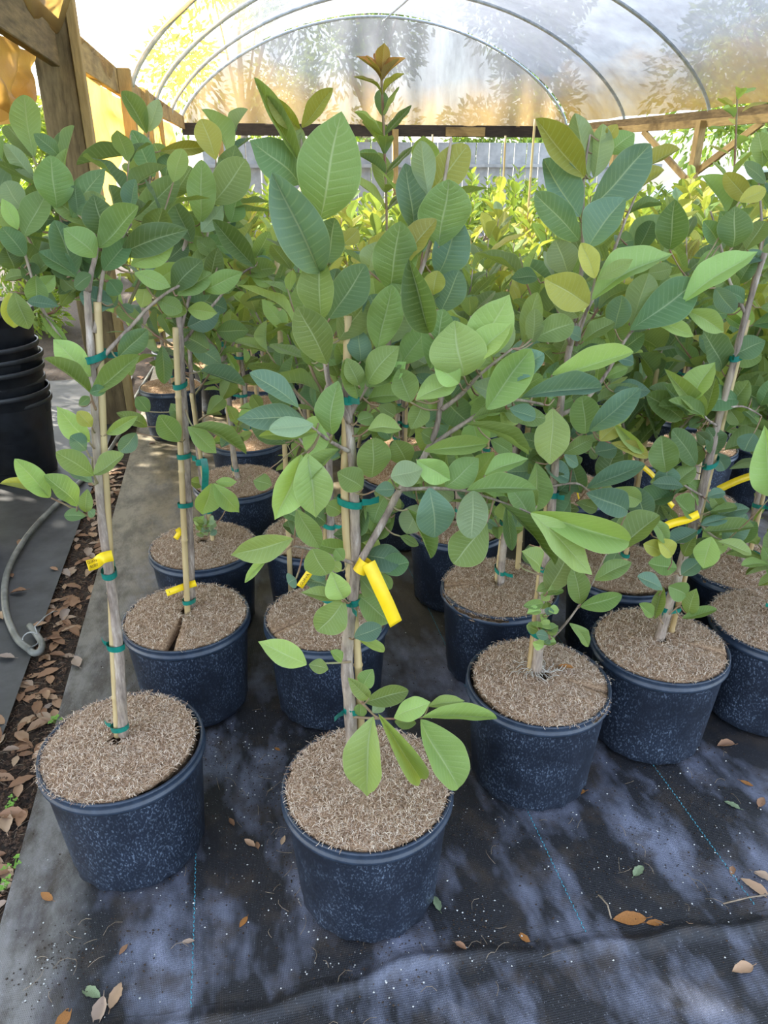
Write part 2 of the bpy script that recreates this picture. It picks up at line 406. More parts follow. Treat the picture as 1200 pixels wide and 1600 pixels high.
def fab_z(x, y):
    z = 0.003 * noise.noise(Vector((x * 5 + 3, y * 2.2, 1))) + 0.0022 * sin(x * 34 + 1.8 * sin(y * 2.0 + x * 3)) * max(0, noise.noise(Vector((x * 2, y * 1.3, 7))) + 0.25)
    return z - 0.003
xs = frange(-0.6, 2.4, 260) + frange(2.5, 8.0, 30); ys = frange(0.45, 2.7, 200) + frange(2.75, 15, 60)
floor_fab = grid_mesh('ground_fabric', xs, ys, fab_z, M_FABRIC); tag(floor_fab, kind='structure')
# the second sheet, lapped over the first with a soft fold, its edge running across the foreground
EDGE = [(-1.2, 1.0), (-0.59, 0.985), (-0.40, 0.975), (-0.05, 0.955), (0.10, 0.965), (0.27, 0.99), (0.36, 0.985), (0.51, 0.955), (0.8, 0.93), (1.07, 0.908), (1.6, 0.87), (2.6, 0.82)]
def edge_y(x):
    for (a, ya), (b, yb) in zip(EDGE, EDGE[1:]):
        if a <= x <= b:
            t = (x - a) / (b - a); t = t * t * (3 - 2 * t); return ya + (yb - ya) * t
    return 0.9
def lap():
    xs = frange(-0.52, 2.6, 220); mb = MB(); nr = 46
    for j in range(nr):
        for x in xs:
            e = edge_y(x) + 0.004 * sin(x * 31); d = 0.55 * (j / (nr - 1)) ** 1.6
            lift = (0.013 + 0.004 * sin(x * 9)) * math.exp(-((d - 0.030) / 0.015) ** 2) + 0.0015
            if j == 0: lift = 0.0
            z = lift + fab_z(x, e - d) + 0.0015 + 0.002 * min(1, d / .1) + 0.004 * noise.noise(Vector((x * 6, (e - d) * 3, 9))) * min(1, d / .08)
            mb.v.append((x, e - d, z))
    n = len(xs)
    mb.f = [(j * n + i, (j + 1) * n + i, (j + 1) * n + i + 1, j * n + i + 1) for j in range(nr - 1) for i in range(n - 1)]
    tag(mb.build('ground_fabric', M_FABRIC), kind='structure')
lap()
# left sheet beyond the strip of bare soil
M_FAB_LEFT = simple('left_fabric', lin('4b4b4c'), 0.6, lin('333232'), 9, bumpk=0.2)
xs = frange(-3.0, -0.745, 90); ys = frange(1.2, 6.0, 200)
tag(grid_mesh('ground_fabric', xs, ys, lambda x, y: -0.012 + 0.004 * noise.noise(Vector((x * 5, y * 3, 4))) + (0.006 * math.exp(-((x + 0.748) / 0.02) ** 2)), M_FAB_LEFT), kind='structure')
# blue stitched marking threads woven into the centre sheet
for X0, y0, y1 in ((-0.185, 0.96, 7.5), (0.235, 1.55, 7.5), (0.65, 0.945, 7.5), (1.052, 0.93, 7.5), (1.47, 0.9, 7.5), (1.89, 0.9, 7.5)):
    mb = MB(); y = y0; k = 0
    while y < y1:
        L_ = 0.0075; w = 0.0011; x = X0 + 0.002 * sin(y * 6) + 0.0007 * (-1) ** k
        z = fab_z(x, y) + 0.0016; s = 0.0012 * (-1) ** k
        mb.add([(x - w - s, y, z - .001), (x + w - s, y, z - .001), (x + w, y + L_ / 2, z + .0008), (x - w, y + L_ / 2, z + .0008), (x + w + s, y + L_, z - .001), (x - w + s, y + L_, z - .001)], [(0, 1, 2, 3), (3, 2, 4, 5)])
        y += 0.0105 if y < 3 else 0.016; k += 1
    o = mb.build('marking_thread', M_THREAD); o.parent = floor_fab; o['kind'] = 'stuff'

# ------------------------------------------------------------------ the hoop house
LX, RX = -0.72, 6.6
def eave(y): return 2.06 + 0.004 * y
def arch_pt(t, y, off=0.0):
    """t 0..1 from left foot to right foot of the hoop"""
    xl = LX + (0.3 if y > 14 else 0.3 * max(0, (y - 4.8) / 9.8)); cx = (xl + RX) / 2; hw = (RX - xl) / 2
    a = pi * (1 - t); u = cos(a) * (1.0)
    h = (max(0.0, 1 - abs(u) ** 1.95)) ** 0.72
    return Vector((cx + u * hw, y, eave(y) + 0.03 + (1.60 + off) * h + off))
HOOPS = [1.2, 3.45, 7.9, 10.1, 12.4, 14.6]
house = thing('hoop_house_frame', 'timber-railed hoop house frame with metal arches over the plant rows', 'greenhouse', (3, 14.6, 0))
house_inv = Matrix.Translation((-3, -14.6, 0))
def hp(o): o.matrix_parent_inverse = house_inv; return o
for y in HOOPS:
    mb = MB(); mb.tube([arch_pt(i / 44, y) for i in range(45)], 0.024, 10); hp(mb.build('hoop', M_METAL, house))
for t in (0.5,):
    mb = MB(); mb.tube([arch_pt(t, y, -0.03) for y in HOOPS], 0.014, 8); hp(mb.build('purlin', M_METAL, house))
def film():
    mb = MB(); nt_, rows = 90, []
    y = 0.9
    while y < 14.62: rows.append(y); y += 0.11
    for y in rows:
        k = min(abs(y - h) for h in HOOPS)
        for i in range(nt_ + 1):
            t = i / nt_; p = arch_pt(t, y)
            sag = -0.05 * min(1, k / 0.9) * sin(pi * t)
            wr = 0.035 * noise.noise(Vector((t * 5, y * 1.1, 3))) + 0.02 * noise.noise(Vector((t * 11 + y * 1.6, y * 0.6, 8)))
            lf = max(0, 0.35 - t) * 3
            wr += lf * 0.16 * noise.noise(Vector((t * 9, y * 2.2 + t * 6, 5)))
            mb.v.append((p.x, y, p.z + 0.035 + sag + wr))
    n = nt_ + 1
    mb.f = [(j * n + i, j * n + i + 1, (j + 1) * n + i + 1, (j + 1) * n + i) for j in range(len(rows) - 1) for i in range(nt_)]
    return mb.build('roof_film', M_FILM, house)
hp(film())
# end wall film: hangs from the last hoop to the end rail, with vertical folds
def endfilm():
    mb = MB(); nx, nz = 150, 26
    for j in range(nz):
        for i in range(nx):
            p = arch_pt(0.004 + 0.992 * i / (nx - 1), 14.6); s = j / (nz - 1)
            z = eave(14.6) - 0.02 + (p.z - eave(14.6)) * s
            mb.v.append((p.x, 14.64 + 0.05 * sin(p.x * 9 + 2 * sin(p.x * 2)) * (1 - s * .6) + 0.05 * noise.noise(Vector((p.x * 2, z, 0))), z))
    mb.f = [(j * nx + i, j * nx + i + 1, (j + 1) * nx + i + 1, (j + 1) * nx + i) for j in range(nz - 1) for i in range(nx - 1)]
    hp(mb.build('end_film', M_ENDFILM, house))
endfilm()
def beam(name, a, b, w, h, mat, nseg=1):
    a = Vector(a); b = Vector(b); d = (b - a); L_ = d.length; d.normalize()
    up = Vector((0, 0, 1)) if abs(d.z) < 0.9 else Vector((0, 1, 0))
    s = d.cross(up).normalized(); u = s.cross(d)
    mb = MB(); rot = Matrix((s, u, d)).transposed(); mb.box((0, 0, 0), (w, h, L_))
    o = mb.build(name, mat, house, smooth=False)
    o.matrix_parent_inverse = house_inv
    o.matrix_basis = Matrix.Translation((a + b) / 2) @ rot.to_4x4()
    bv = o.modifiers.new('edge', 'BEVEL'); bv.width = 0.004; bv.segments = 1
    return o
beam('rail', (LX, 4.95, 2.10), (LX + .05, 9.2, 2.12), 0.045, 0.19, M_RAIL)
beam('rail', (LX + .09, 9.2, 2.12), (LX + 0.33, 14.6, 2.12), 0.045, 0.19, M_RAIL)
beam('rail', (LX - 0.03, 0.9, 2.10), (LX - 0.02, 4.72, 2.08), 0.045, 0.24, M_POST)
beam('rail', (RX, 0.9, 2.06), (RX, 14.6, 2.06), 0.045, 0.17, M_POST)
beam('rail', (RX - .035, 8.7, 1.99), (RX - .035, 14.4, 1.99), 0.035, 0.10, M_RAIL)
beam('end_rail', (LX + 0.3, 14.62, 2.03), (RX, 14.62, 2.03), 0.045, 0.19, M_DARKRAIL)
beam('end_rail', (4.25, 14.58, 2.02), (5.0, 14.58, 2.02), 0.03, 0.15, M_RAIL)
for y in (7.25, 9.3, 11.5): beam('post', (LX + .1, y, 0), (LX + .1, y, 2.2), 0.10, 0.14, M_RAIL)
for y in (5.7, 7.9, 10.1, 12.4): beam('post', (RX + (-0.09), y, 0), (RX + (-0.09), y, 2.02), 0.10, 0.12, M_RAIL)
for x in (0.2, 3.3, RX): beam('post', (x, 14.55, 0), (x, 14.55, 2.05), 0.10, 0.10, M_RAIL)
beam('brace', (RX - .03, 10.2, 1.35), (RX - .03, 8.9, 1.96), 0.04, 0.09, M_RAIL)
beam('brace', (RX - .03, 10.35, 1.30), (RX - .03, 11.7, 1.95), 0.04, 0.09, M_RAIL)
big = beam('post', (-0.755, 4.84, 0), (-0.755, 4.84, 2.5), 0.19, 0.14, M_POST)
beam('side_board', (-0.635, 4.80, 0), (-0.635, 4.80, 2.34), 0.045, 0.10, M_RAIL)
# bolted strap on the post
st = beam('strap', (-0.83, 4.745, 2.10), (-0.72, 4.745, 2.38), 0.075, 0.012, M_METAL)
for s in (-0.05, 0.03):
    mb = MB(); mb.lathe([(0, 0.010), (0.012, 0.008), (0.014, 0)], 12); b_ = mb.build('bolt', M_METAL, st)
    b_.matrix_basis = Matrix.Translation((0, 0.006, s)) @ Matrix.Rotation(-pi / 2, 4, 'X')
# loose yellowed film hanging under the left rail
def drape(label, p0, p1, drop, seed, z_top):
    mb = MB(); nx, nz = 60, 40; p0 = Vector(p0); p1 = Vector(p1)
    for j in range(nz):
        for i in range(nx):
            u = i / (nx - 1); v = j / (nz - 1)
            p = p0.lerp(p1, u); dl = drop * (0.75 + 0.35 * noise.noise(Vector((u * 2.3, seed, 0))) + 0.15 * sin(u * 7 + seed))
            f = 0.05 * sin(u * 24 + 3 * v + seed) * (0.3 + v) + 0.07 * noise.noise(Vector((u * 4, v * 3, seed)))
            gather = 1 - 0.55 * v * v
            q = p.lerp((p0 + p1) / 2, 1 - gather if v > 0 else 0)
            mb.v.append((q.x + f, q.y + 0.4 * f, z_top - dl * v))
    mb.f = [(j * nx + i, j * nx + i + 1, (j + 1) * nx + i + 1, (j + 1) * nx + i) for j in range(nz - 1) for i in range(nx - 1)]
    o = mb.build('loose_film', M_YFILM); tag(o, label, 'plastic sheet', 'loose yellowed plastic under the left rail')
drape('crumpled yellowed plastic sheet hanging just right of the big wooden post', (LX - .03, 5.0, 0), (LX + .0, 9.3, 0), 0.85, 1.3, 2.04)
drape('bunched yellowed plastic sheet hanging left of the big wooden post', (LX - .10, 2.9, 0), (LX - .10, 4.6, 0), 0.42, 4.1, 2.0)
drape('narrow yellowed plastic strip hanging further back under the left rail', (LX + .0, 9.7, 0), (LX + .2, 13.6, 0), 0.5, 7.7, 2.04)

# ------------------------------------------------------------------ leaves
def leaf_mesh(name, seed, fold, arch, roll, wav, a=1.12, b=0.66, tip=0.04, nu=12, nv=34):
    rr = random.Random(seed); mb = MB(); uvs = []
    ph = rr.uniform(0, 6)
    for j in range(nv + 1):
        v = j / nv
        w = (sin(pi * min(1, v ** a)) ** b) if 0 < v < 1 else 0.0
        w = w * (1 - tip * max(0, (v - 0.82) / 0.18)) + (0.018 if v < 0.03 else 0.0)
        hw = 0.5 * w
        for i in range(nu + 1):
            u = 2 * i / nu - 1
            x = u * hw
            au = abs(u)
            z = fold * au * w * 0.5 - roll * (au ** 2) * w * 0.35
            z += arch * (4 * v * (1 - v)) + 0.25 * arch * sin(2 * pi * v)
            # quilting between the side veins
            q = abs(((v - 0.14 * au) * 13.0 + 0.5) % 1.0 - 0.5) * 2
            z += 0.019 * (q - 0.5) * min(1, au * 4) * (1 - au ** 4) * w
            z += wav * sin(v * 15 + ph + (1.5 if u > 0 else 0)) * au ** 2 * w
            x += 0.02 * sin(v * 5 + ph) * w
            mb.v.append((x, v, z)); uvs.append((u * 0.5 + 0.5, v))
    n = nu + 1
    mb.f = [(j * n + i, j * n + i + 1, (j + 1) * n + i + 1, (j + 1) * n + i) for j in range(nv) for i in range(nu)]
    me = mb.mesh(name, M_LEAF)
    uvl = me.uv_layers.new(name='UVMap')
    for lp in me.loops: uvl.data[lp.index].uv = uvs[lp.vertex_index]
    return me
LEAVES = [leaf_mesh('leaf', k, *p) for k, p in enumerate([
    (0.24, 0.03, 0.10, 0.014), (0.42, 0.06, 0.10, 0.018, 1.02, 0.74, 0.1), (0.60, 0.10, 0.20, 0.020), (0.34, 0.12, 0.25, 0.016, 1.0, 0.76, 0.15),
    (0.45, -0.05, 0.05, 0.018), (0.30, 0.00, 0.35, 0.014), (0.65, 0.04, 0.10, 0.014), (0.26, 0.08, 0.0, 0.026)])]
LEAVES += [leaf_mesh('leaf', 20 + k, *p) for k, p in enumerate([
    (0.25, 0.05, 0.10, 0.010, 1.30, 0.66, 0.0), (0.20, 0.09, 0.20, 0.008, 0.95, 0.80, 0.25), (0.12, 0.02, 0.10, 0.012, 1.1, 0.55, 0.0)])]
LEAVES += [leaf_mesh('leaf', 40 + k, *p) for k, p in enumerate([
    (0.34, 0.05, 0.12, 0.016, 0.98, 0.86, 0.35), (0.48, 0.09, 0.20, 0.018, 0.92, 0.90, 0.4), (0.15, 0.03, 0.15, 0.016, 1.04, 0.80, 0.3)])]
POINTED = [11, 12, 13]
FOLDED = [2, 6]; FLAT = [0, 5, 10, 7]
LC = {'d': '5e7e50', 'm': '7c964e', 'l': 'a0bd66', 'y': 'a5a142', 'u': '94a880', 'b': '678a74', 'r': 'c58245', 'k': '5b7340', 'Y': 'bfbf50'}  # y: yellow-green of young leaves, and of back light put into the colour
def jit(code, rr):
    c = lin(LC[code]); k = rr.uniform(0.85, 1.18); g = rr.uniform(0.95, 1.05)
    return (min(1, c[0] * k * g), min(1, c[1] * k), min(1, c[2] * k / g), 1)
def place_leaf(parent, B, T, nrm, w, code, rr, var=None, flip=False):
    """one leaf object from stalk point B to tip T (world space), width w, blade facing nrm"""
    y = T - B; L_ = y.length
    if L_ < 1e-4: return None
    y = y / L_
    z = nrm - y * nrm.dot(y)
    if z.length < 1e-4: z = y.orthogonal()
    z.normalize()
    if flip: z = -z
    x = y.cross(z)
    if var is None: var = rr.randrange(len(LEAVES))
    o = bpy.data.objects.new('leaf', LEAVES[var]); COL.objects.link(o)
    o.parent = parent
    Mx = Matrix(((x.x * w, y.x * L_, z.x * L_, B.x), (x.y * w, y.y * L_, z.y * L_, B.y), (x.z * w, y.z * L_, z.z * L_, B.z), (0, 0, 0, 1)))
    pl = parent.matrix_basis
    o.matrix_basis = pl.inverted() @ Mx
    o.color = jit(code, rr)
    return o

# ------------------------------------------------------------------ pots, discs, stakes, ties
POT_R = 0.182
def pot_mesh():
    mb = MB(); n = 64
    prof = [(0.0, 0.004), (0.148, 0.004), (0.155, 0.010), (0.157, 0.03), (0.1755, 0.262), (0.1775, 0.268)]
    mb.lathe(prof, n)
    # scalloped foot edge
    nv = n
    for k in range(n):
        x, y, z = mb.v[2 * n + k]
        s = 1.0 + 0.012 * (1 if (k // 2) % 2 else -1); mb.v[2 * n + k] = (x * s, y * s, z)
    mb.lathe([(0.1775, 0.268), (0.174, 0.266), (0.153, 0.02), (0.0, 0.02)], n)
    return mb.mesh('pot', M_POT)
def rim_mesh():
    mb = MB(); mb.lathe([(0.1765, 0.264), (0.183, 0.265), (0.1855, 0.270), (0.1855, 0.276), (0.1815, 0.278), (0.1815, 0.288), (0.1835, 0.292), (0.1805, 0.295), (0.1745, 0.293), (0.173, 0.266), (0.1765, 0.264)], 72)
    return mb.mesh('rim', M_RIM)
ME_POT = pot_mesh(); ME_RIM = rim_mesh()
def soilfill_mesh():
    mb = MB(); mb.lathe([(0.173, 0.262), (0.10, 0.268), (0.0, 0.270)], 32); return mb.mesh('potting_soil', M_SOIL)
ME_FILL = soilfill_mesh()
def disc_mesh(seed, slit, fibers, hole=0.016, R0=0.1735):
    """coir mulch mat: thick, rough, with a stem hole and (often) an open slit from hole to edge"""
    mb = MB(); nr, na = 26, 120; rr = random.Random(seed); gap = 0.02 if slit else 0.0
    def H(x, y): return 0.004 + 0.014 * (1 - (x * x + y * y) / R0 ** 2) + 0.0045 * noise.noise(Vector((x * 28, y * 28, seed))) + 0.0035 * noise.noise(Vector((x * 90, y * 90, seed)))
    for j in range(nr + 1):
        r = hole + (R0 - hole) * j / nr
        for i in range(na + 1):
            a = 2 * pi * i / na
            if slit:
                hg = (0.5 * slit * (0.3 + 0.7 * r / R0)) / max(r, 0.02); a = hg + (2 * pi - 2 * hg) * i / na
            rj = r + (0.004 * noise.noise(Vector((cos(a) * 9, sin(a) * 9, seed))) if j > nr - 2 else 0)
            x, y = rj * cos(a), rj * sin(a)
            e = -0.006 if j == nr or j == 0 else 0
            if slit and i in (0, na): e -= 0.004
            mb.v.append((x, y, 0.292 + H(x, y) + e))
    n = na + 1
    mb.f = [(j * n + i, (j + 1) * n + i, (j + 1) * n + i + 1, j * n + i + 1) for j in range(nr) for i in range(na)]
    base = len(mb.v); ring = [j * n for j in range(nr + 1)]
    def wall(idx, flipf):
        st_ = len(mb.v)
        for k in idx:
            x, y, z = mb.v[k]; mb.v.append((x, y, 0.272))
        for q in range(len(idx) - 1):
            f = (idx[q], idx[q + 1], st_ + q + 1, st_ + q); mb.f.append(f if flipf else f[::-1])
    wall([nr * n + i for i in range(n)], True); wall(list(range(n)), False)
    if slit: wall([j * n for j in range(nr + 1)], False); wall([j * n + na for j in range(nr + 1)], True)
    me = mb.mesh('mulch_disc', M_COIR)
    fb = MB()
    for _ in range(fibers):
        a = rr.uniform(0.16, 6.12) if slit else rr.uniform(0, 2 * pi); r = R0 * sqrt(rr.uniform(0.012, 1.0))
        x, y = r * cos(a), r * sin(a); z = 0.2925 + H(x, y); d = rr.uniform(0, 2 * pi); ln = rr.uniform(0.006, 0.018); cu = rr.uniform(-1.2, 1.2)
        if r > R0 * 0.96: d = a + rr.choice((-1, 1)) * rr.uniform(0.9, 1.8)
        p = Vector((x, y, z - 0.001)); w = rr.uniform(0.0003, 0.0007); vs_ = []
        lift = rr.uniform(0.2, 1.0)
        for s in range(4):
            t = s / 3; dd = d + cu * t
            px_ = p + Vector((cos(dd), sin(dd), 0)) * ln * t + Vector((0, 0, lift * 0.007 * sin(pi * t * 0.8)))
            nx_ = Vector((-sin(dd), cos(dd), 0)) * w
            vs_ += [px_ - nx_, px_ + nx_]
        fb.add(vs_, [(0, 1, 3, 2), (2, 3, 5, 4), (4, 5, 7, 6)])
    return me, fb.mesh('coir_fiber', M_FIBER)
DISCS = {}
def get_disc(kind):
    if kind not in DISCS:
        s, sl, fb, hole = {'fine': (3, 0, 9000, .016), 'fine2': (5, 0, 9000, .016), 'slit': (9, 0.027, 6500, .016), 'slit_small': (12, 0.008, 6500, .016), 'rough': (14, 0.012, 8000, .02),
                     'far': (20, 0, 1400, .016), 'far_slit': (23, 0.012, 1400, .016)}[kind]
        DISCS[kind] = disc_mesh(s, sl, fb, hole)
    return DISCS[kind]
def make_pot(root, kind='far', rot=0.0, tilt=(0, 0), disc_off=(0, 0)):
    t = Matrix.Rotation(tilt[0], 4, 'X') @ Matrix.Rotation(tilt[1], 4, 'Y')
    zs = Matrix.Diagonal((1, 1, 1.04, 1)); p = link('pot', ME_POT, root); p.matrix_basis = Matrix.Rotation(rot, 4, 'Z') @ zs
    link('rim', ME_RIM, p); link('potting_soil', ME_FILL, p)
    dm, fm = get_disc(kind)
    d = link('mulch_disc', dm, root)
    d.matrix_basis = zs @ Matrix.Translation((disc_off[0], disc_off[1], 0)) @ t @ Matrix.Rotation(rot, 4, 'Z')
    f = link('coir_fiber', fm, d); f['kind'] = 'stuff'
    return p
def stake(root, a, b, r=0.0075, mid=None):
    """bamboo cane from a to b (through mid points) in the root's own space"""
    a = Vector(a); b = Vector(b); mb = MB(); n = 30
    if mid: pts = smoothpath([a] + list(mid) + [b], 6); n = len(pts) - 1
    else: pts = [a.lerp(b, i / n) for i in range(n + 1)]
    out = []; rad = []
    for i, p in enumerate(pts):
        rr_ = r * (1 - 0.15 * i / n)
        if i % 7 == 3 and 0 < i < n:
            d = (pts[i + 1] - pts[i - 1]).normalized() * 0.003
            out += [p - d * 1.5, p, p + d * 1.5]; rad += [rr_, rr_ * 1.22, rr_]
        else: out.append(p); rad.append(rr_)
    mb.tube(out, rad, 10); return mb.build('bamboo_stake', M_STAKE, root)
def ptl(pts, z):
    """point of a polyline (rising in z) at height z"""
    for p, q in zip(pts, pts[1:]):
        if p.z <= z <= q.z and q.z > p.z: return p.lerp(q, (z - p.z) / (q.z - p.z))
    return (pts[0] if z < pts[0].z else pts[-1]).copy()
def tie(root, p, q, r1, r2, seed=0, wide=0.013, tail=True):
    """tape band round stem (p) and cane (q) plus a short free tail"""
    mb = MB(); c = (p + q) / 2; d = q - p; d.z = 0; ln = d.length; ax = d.normalized() if ln > 1e-4 else Vector((1, 0, 0))
    ay = Vector((-ax.y, ax.x, 0)); A = ln / 2 + max(r1, r2) * 1.12; Bq = max(r1, r2) * 1.25; n = 20; sl = 0.25 * sin(seed * 7.1)
    for rr_, flip in ((0, 0), (0.0012, 1)):
        vs_ = []
        for k in range(n):
            an = 2 * pi * k / n; o_ = ax * cos(an) * (A - rr_) + ay * sin(an) * (Bq - rr_)
            zz = sl * cos(an) * A
            vs_ += [c + o_ + Vector((0, 0, zz - wide / 2)), c + o_ + Vector((0, 0, zz + wide / 2))]
        fs_ = [(2 * k, 2 * ((k + 1) % n), 2 * ((k + 1) % n) + 1, 2 * k + 1) for k in range(n)]
        mb.add(vs_, [f[::-1] for f in fs_] if flip else fs_)
    if tail:
        sgn = 1 if sin(seed * 3.3) > 0 else -1
        s0 = c + ax * A * sgn; td = (ax * sgn + ay * -0.5 + Vector((0, 0, 0.15 * sin(seed)))).normalized(); tl = 0.012 + 0.02 * abs(sin(seed * 1.7))
        h = Vector((0, 0, wide / 2)); m_ = s0 + td * tl * 0.5 + ay * 0.003; e_ = s0 + td * tl
        mb.add([s0 - h, s0 + h, m_ + h * .8, m_ - h * .9, e_ + h * 1.1, e_ - h * .8], [(0, 1, 2, 3), (3, 2, 4, 5)])
    return mb.build('tie', M_TIE, root)
def label_tag(root, pts, width, face, text=None, loop=None, text_lines=1):
    """flexible yellow strip tag through pts (root space), with its printing"""
    mb = MB(); pts = smoothpath(pts, 5); m = len(pts); vs_ = []
    for off in (0.0, -0.0007):
        for i, p in enumerate(pts):
            t = (pts[min(i + 1, m - 1)] - pts[max(i - 1, 0)]).normalized(); s = t.cross(face).normalized(); nn = s.cross(t)
            vs_ += [p - s * width / 2 + nn * off, p + s * width / 2 + nn * off]
    fs_ = [(2 * i, 2 * i + 1, 2 * i + 3, 2 * i + 2) for i in range(m - 1)]
    k = 2 * m; fs_ += [(k + 2 * i + 2, k + 2 * i + 3, k + 2 * i + 1, k + 2 * i) for i in range(m - 1)]
    fs_ += [(2 * i, 2 * i + 2, k + 2 * i + 2, k + 2 * i) for i in range(m - 1)] + [(2 * i + 3, 2 * i + 1, k + 2 * i + 1, k + 2 * i + 3) for i in range(m - 1)]
    fs_ += [(2 * m - 2, 2 * m - 1, k + 2 * m - 1, k + 2 * m - 2)]
    mb.add(vs_, fs_)
    if loop is not None:
        c, ax, rad = loop; a1 = ax.orthogonal().normalized(); b1 = ax.cross(a1); n = 20; lv = []
        for q in range(n + 1):
            an = 2 * pi * q / n; lv += [c + (a1 * cos(an) + b1 * sin(an)) * rad - ax * width / 2, c + (a1 * cos(an) + b1 * sin(an)) * rad + ax * width / 2]
        mb.add(lv, [(2 * q, 2 * q + 2, 2 * q + 3, 2 * q + 1) for q in range(n)])
    o = mb.build('label_tag', M_TAG, root)
    if text:
        lines = text.split('|')
        for li, tx in enumerate(lines):
            me_ = TEXTS[(tx, 0.0082 if len(lines) > 1 else 0.0120)]
            if not me_.materials: me_.materials.append(M_INK)
            to = link('lettering', me_, o)
            iE = m - 1; p0 = pts[int(m * 0.62)]; p1 = pts[iE]; t = (p1 - p0).normalized(); s = t.cross(face).normalized(); nn = s.cross(t)
            if nn.dot(face) < 0: nn = -nn
            x = t if t.x > 0 or abs(t.x) < 1e-3 else -t
            yv = nn.cross(x)
            mid = p0.lerp(p1, 0.45) + nn * 0.0012 + yv * ((len(lines) - 1) / 2 - li) * width * 0.42
            to.matrix_basis = Matrix(((x.x, yv.x, nn.x, mid.x), (x.y, yv.y, nn.y, mid.y), (x.z, yv.z, nn.z, mid.z), (0, 0, 0, 1)))
    return o

# ------------------------------------------------------------------ procedural crowns
def grow_branch(root, start, d, length, r0, rr, leaves_every=0.055, lsize=(0.085, 0.135), code='m', code_tip='l', up=0.9, lod=0, sub=True, leaf_from=0.15):
    """a curved shoot with opposite leaf pairs; everything in world space, root only parents it"""
    n = max(4, int(length / 0.05)); pts = [start.copy()]; dd = d.normalized(); step = length / n
    for i in range(n):
        dd = (dd + Vector((rr.uniform(-.12, .12), rr.uniform(-.12, .12), 0.16 * up))).normalized(); pts.append(pts[-1] + dd * step)
    mb = MB(); inv = root.matrix_basis.inverted()
    mb.tube([inv @ p for p in pts], [r0 * (1 - 0.65 * i / n) for i in range(n + 1)], 6 if lod else 8)
    mb.build('branch', M_TWIG if r0 < 0.005 else M_BARK, root)
    s = length * leaf_from; k = 0; phase = rr.uniform(0, pi)
    res = []
    while s < length + 0.001:
        i = min(n - 1, int(s / step)); p = pts[i].lerp(pts[i + 1], (s - i * step) / step) if s < length else pts[-1]
        t = (pts[i + 1] - pts[i]).normalized(); a1 = t.orthogonal().normalized(); b1 = t.cross(a1)
        tipness = s / length
        for sgn in (0, pi):
            an = phase + k * pi / 2 + sgn + rr.uniform(-.35, .35)
            out = a1 * cos(an) + b1 * sin(an)
            el = rr.uniform(0.35, 0.9) + 0.5 * tipness
            ld = (out + t * el + Vector((0, 0, rr.uniform(-0.25, 0.2)))).normalized()
            sz = rr.uniform(*lsize) * (1.0 if tipness < 0.82 else rr.uniform(0.55, 0.85))
            cd = code if tipness < 0.7 or rr.random() < 0.35 else code_tip
            if rr.random() < 0.16: cd = rr.choice(['d', 'l', 'u', 'b', 'm'])
            nr = t - ld * t.dot(ld) + Vector((0, 0, 0.35))
            res.append((p + ld * 0.006, p + ld * sz, nr, sz * rr.uniform(0.42, 0.56), cd))
        s += leaves_every * rr.uniform(0.8, 1.25); k += 1
    return pts, res
def foliage_mesh_join(root, leaves, rr, name='foliage'):
    """far plants: all blades joined in one part, each blade still real geometry"""
    mb = MB(); uvs = []; inv = root.matrix_basis.inverted()
    for (B, T, nrm, w, c) in leaves:
        y = T - B; L_ = y.length; y /= L_; z = nrm - y * nrm.dot(y)
        if z.length < 1e-4: continue
        z.normalize(); x = y.cross(z); pr = [(0, 0), (0.25, 0.42), (0.55, 0.5), (0.82, 0.32), (1, 0)]
        vs_ = []
        for v, hw in pr:
            c_ = B + y * (L_ * v) + z * (0.06 * L_ * sin(pi * v))
            if hw == 0: vs_.append(c_); uvs.append((0.5, v))
            else:
                vs_ += [c_ - x * w * hw + z * 0.15 * w * hw * 2, c_, c_ + x * w * hw + z * 0.15 * w * hw * 2]; uvs += [(0, v), (0.5, v), (1, v)]
        mb.add([inv @ q for q in vs_], [(0, 2, 1), (0, 3, 2), (1, 2, 5, 4), (2, 3, 6, 5), (4, 5, 8, 7), (5, 6, 9, 8), (7, 8, 10), (8, 9, 10)])
    me = mb.mesh(name, M_FOLIAGE); ul = me.uv_layers.new(name='UVMap')
    for lp in me.loops: ul.data[lp.index].uv = uvs[lp.vertex_index]
    o = link(name, me, root); o['kind'] = 'stuff'; return o

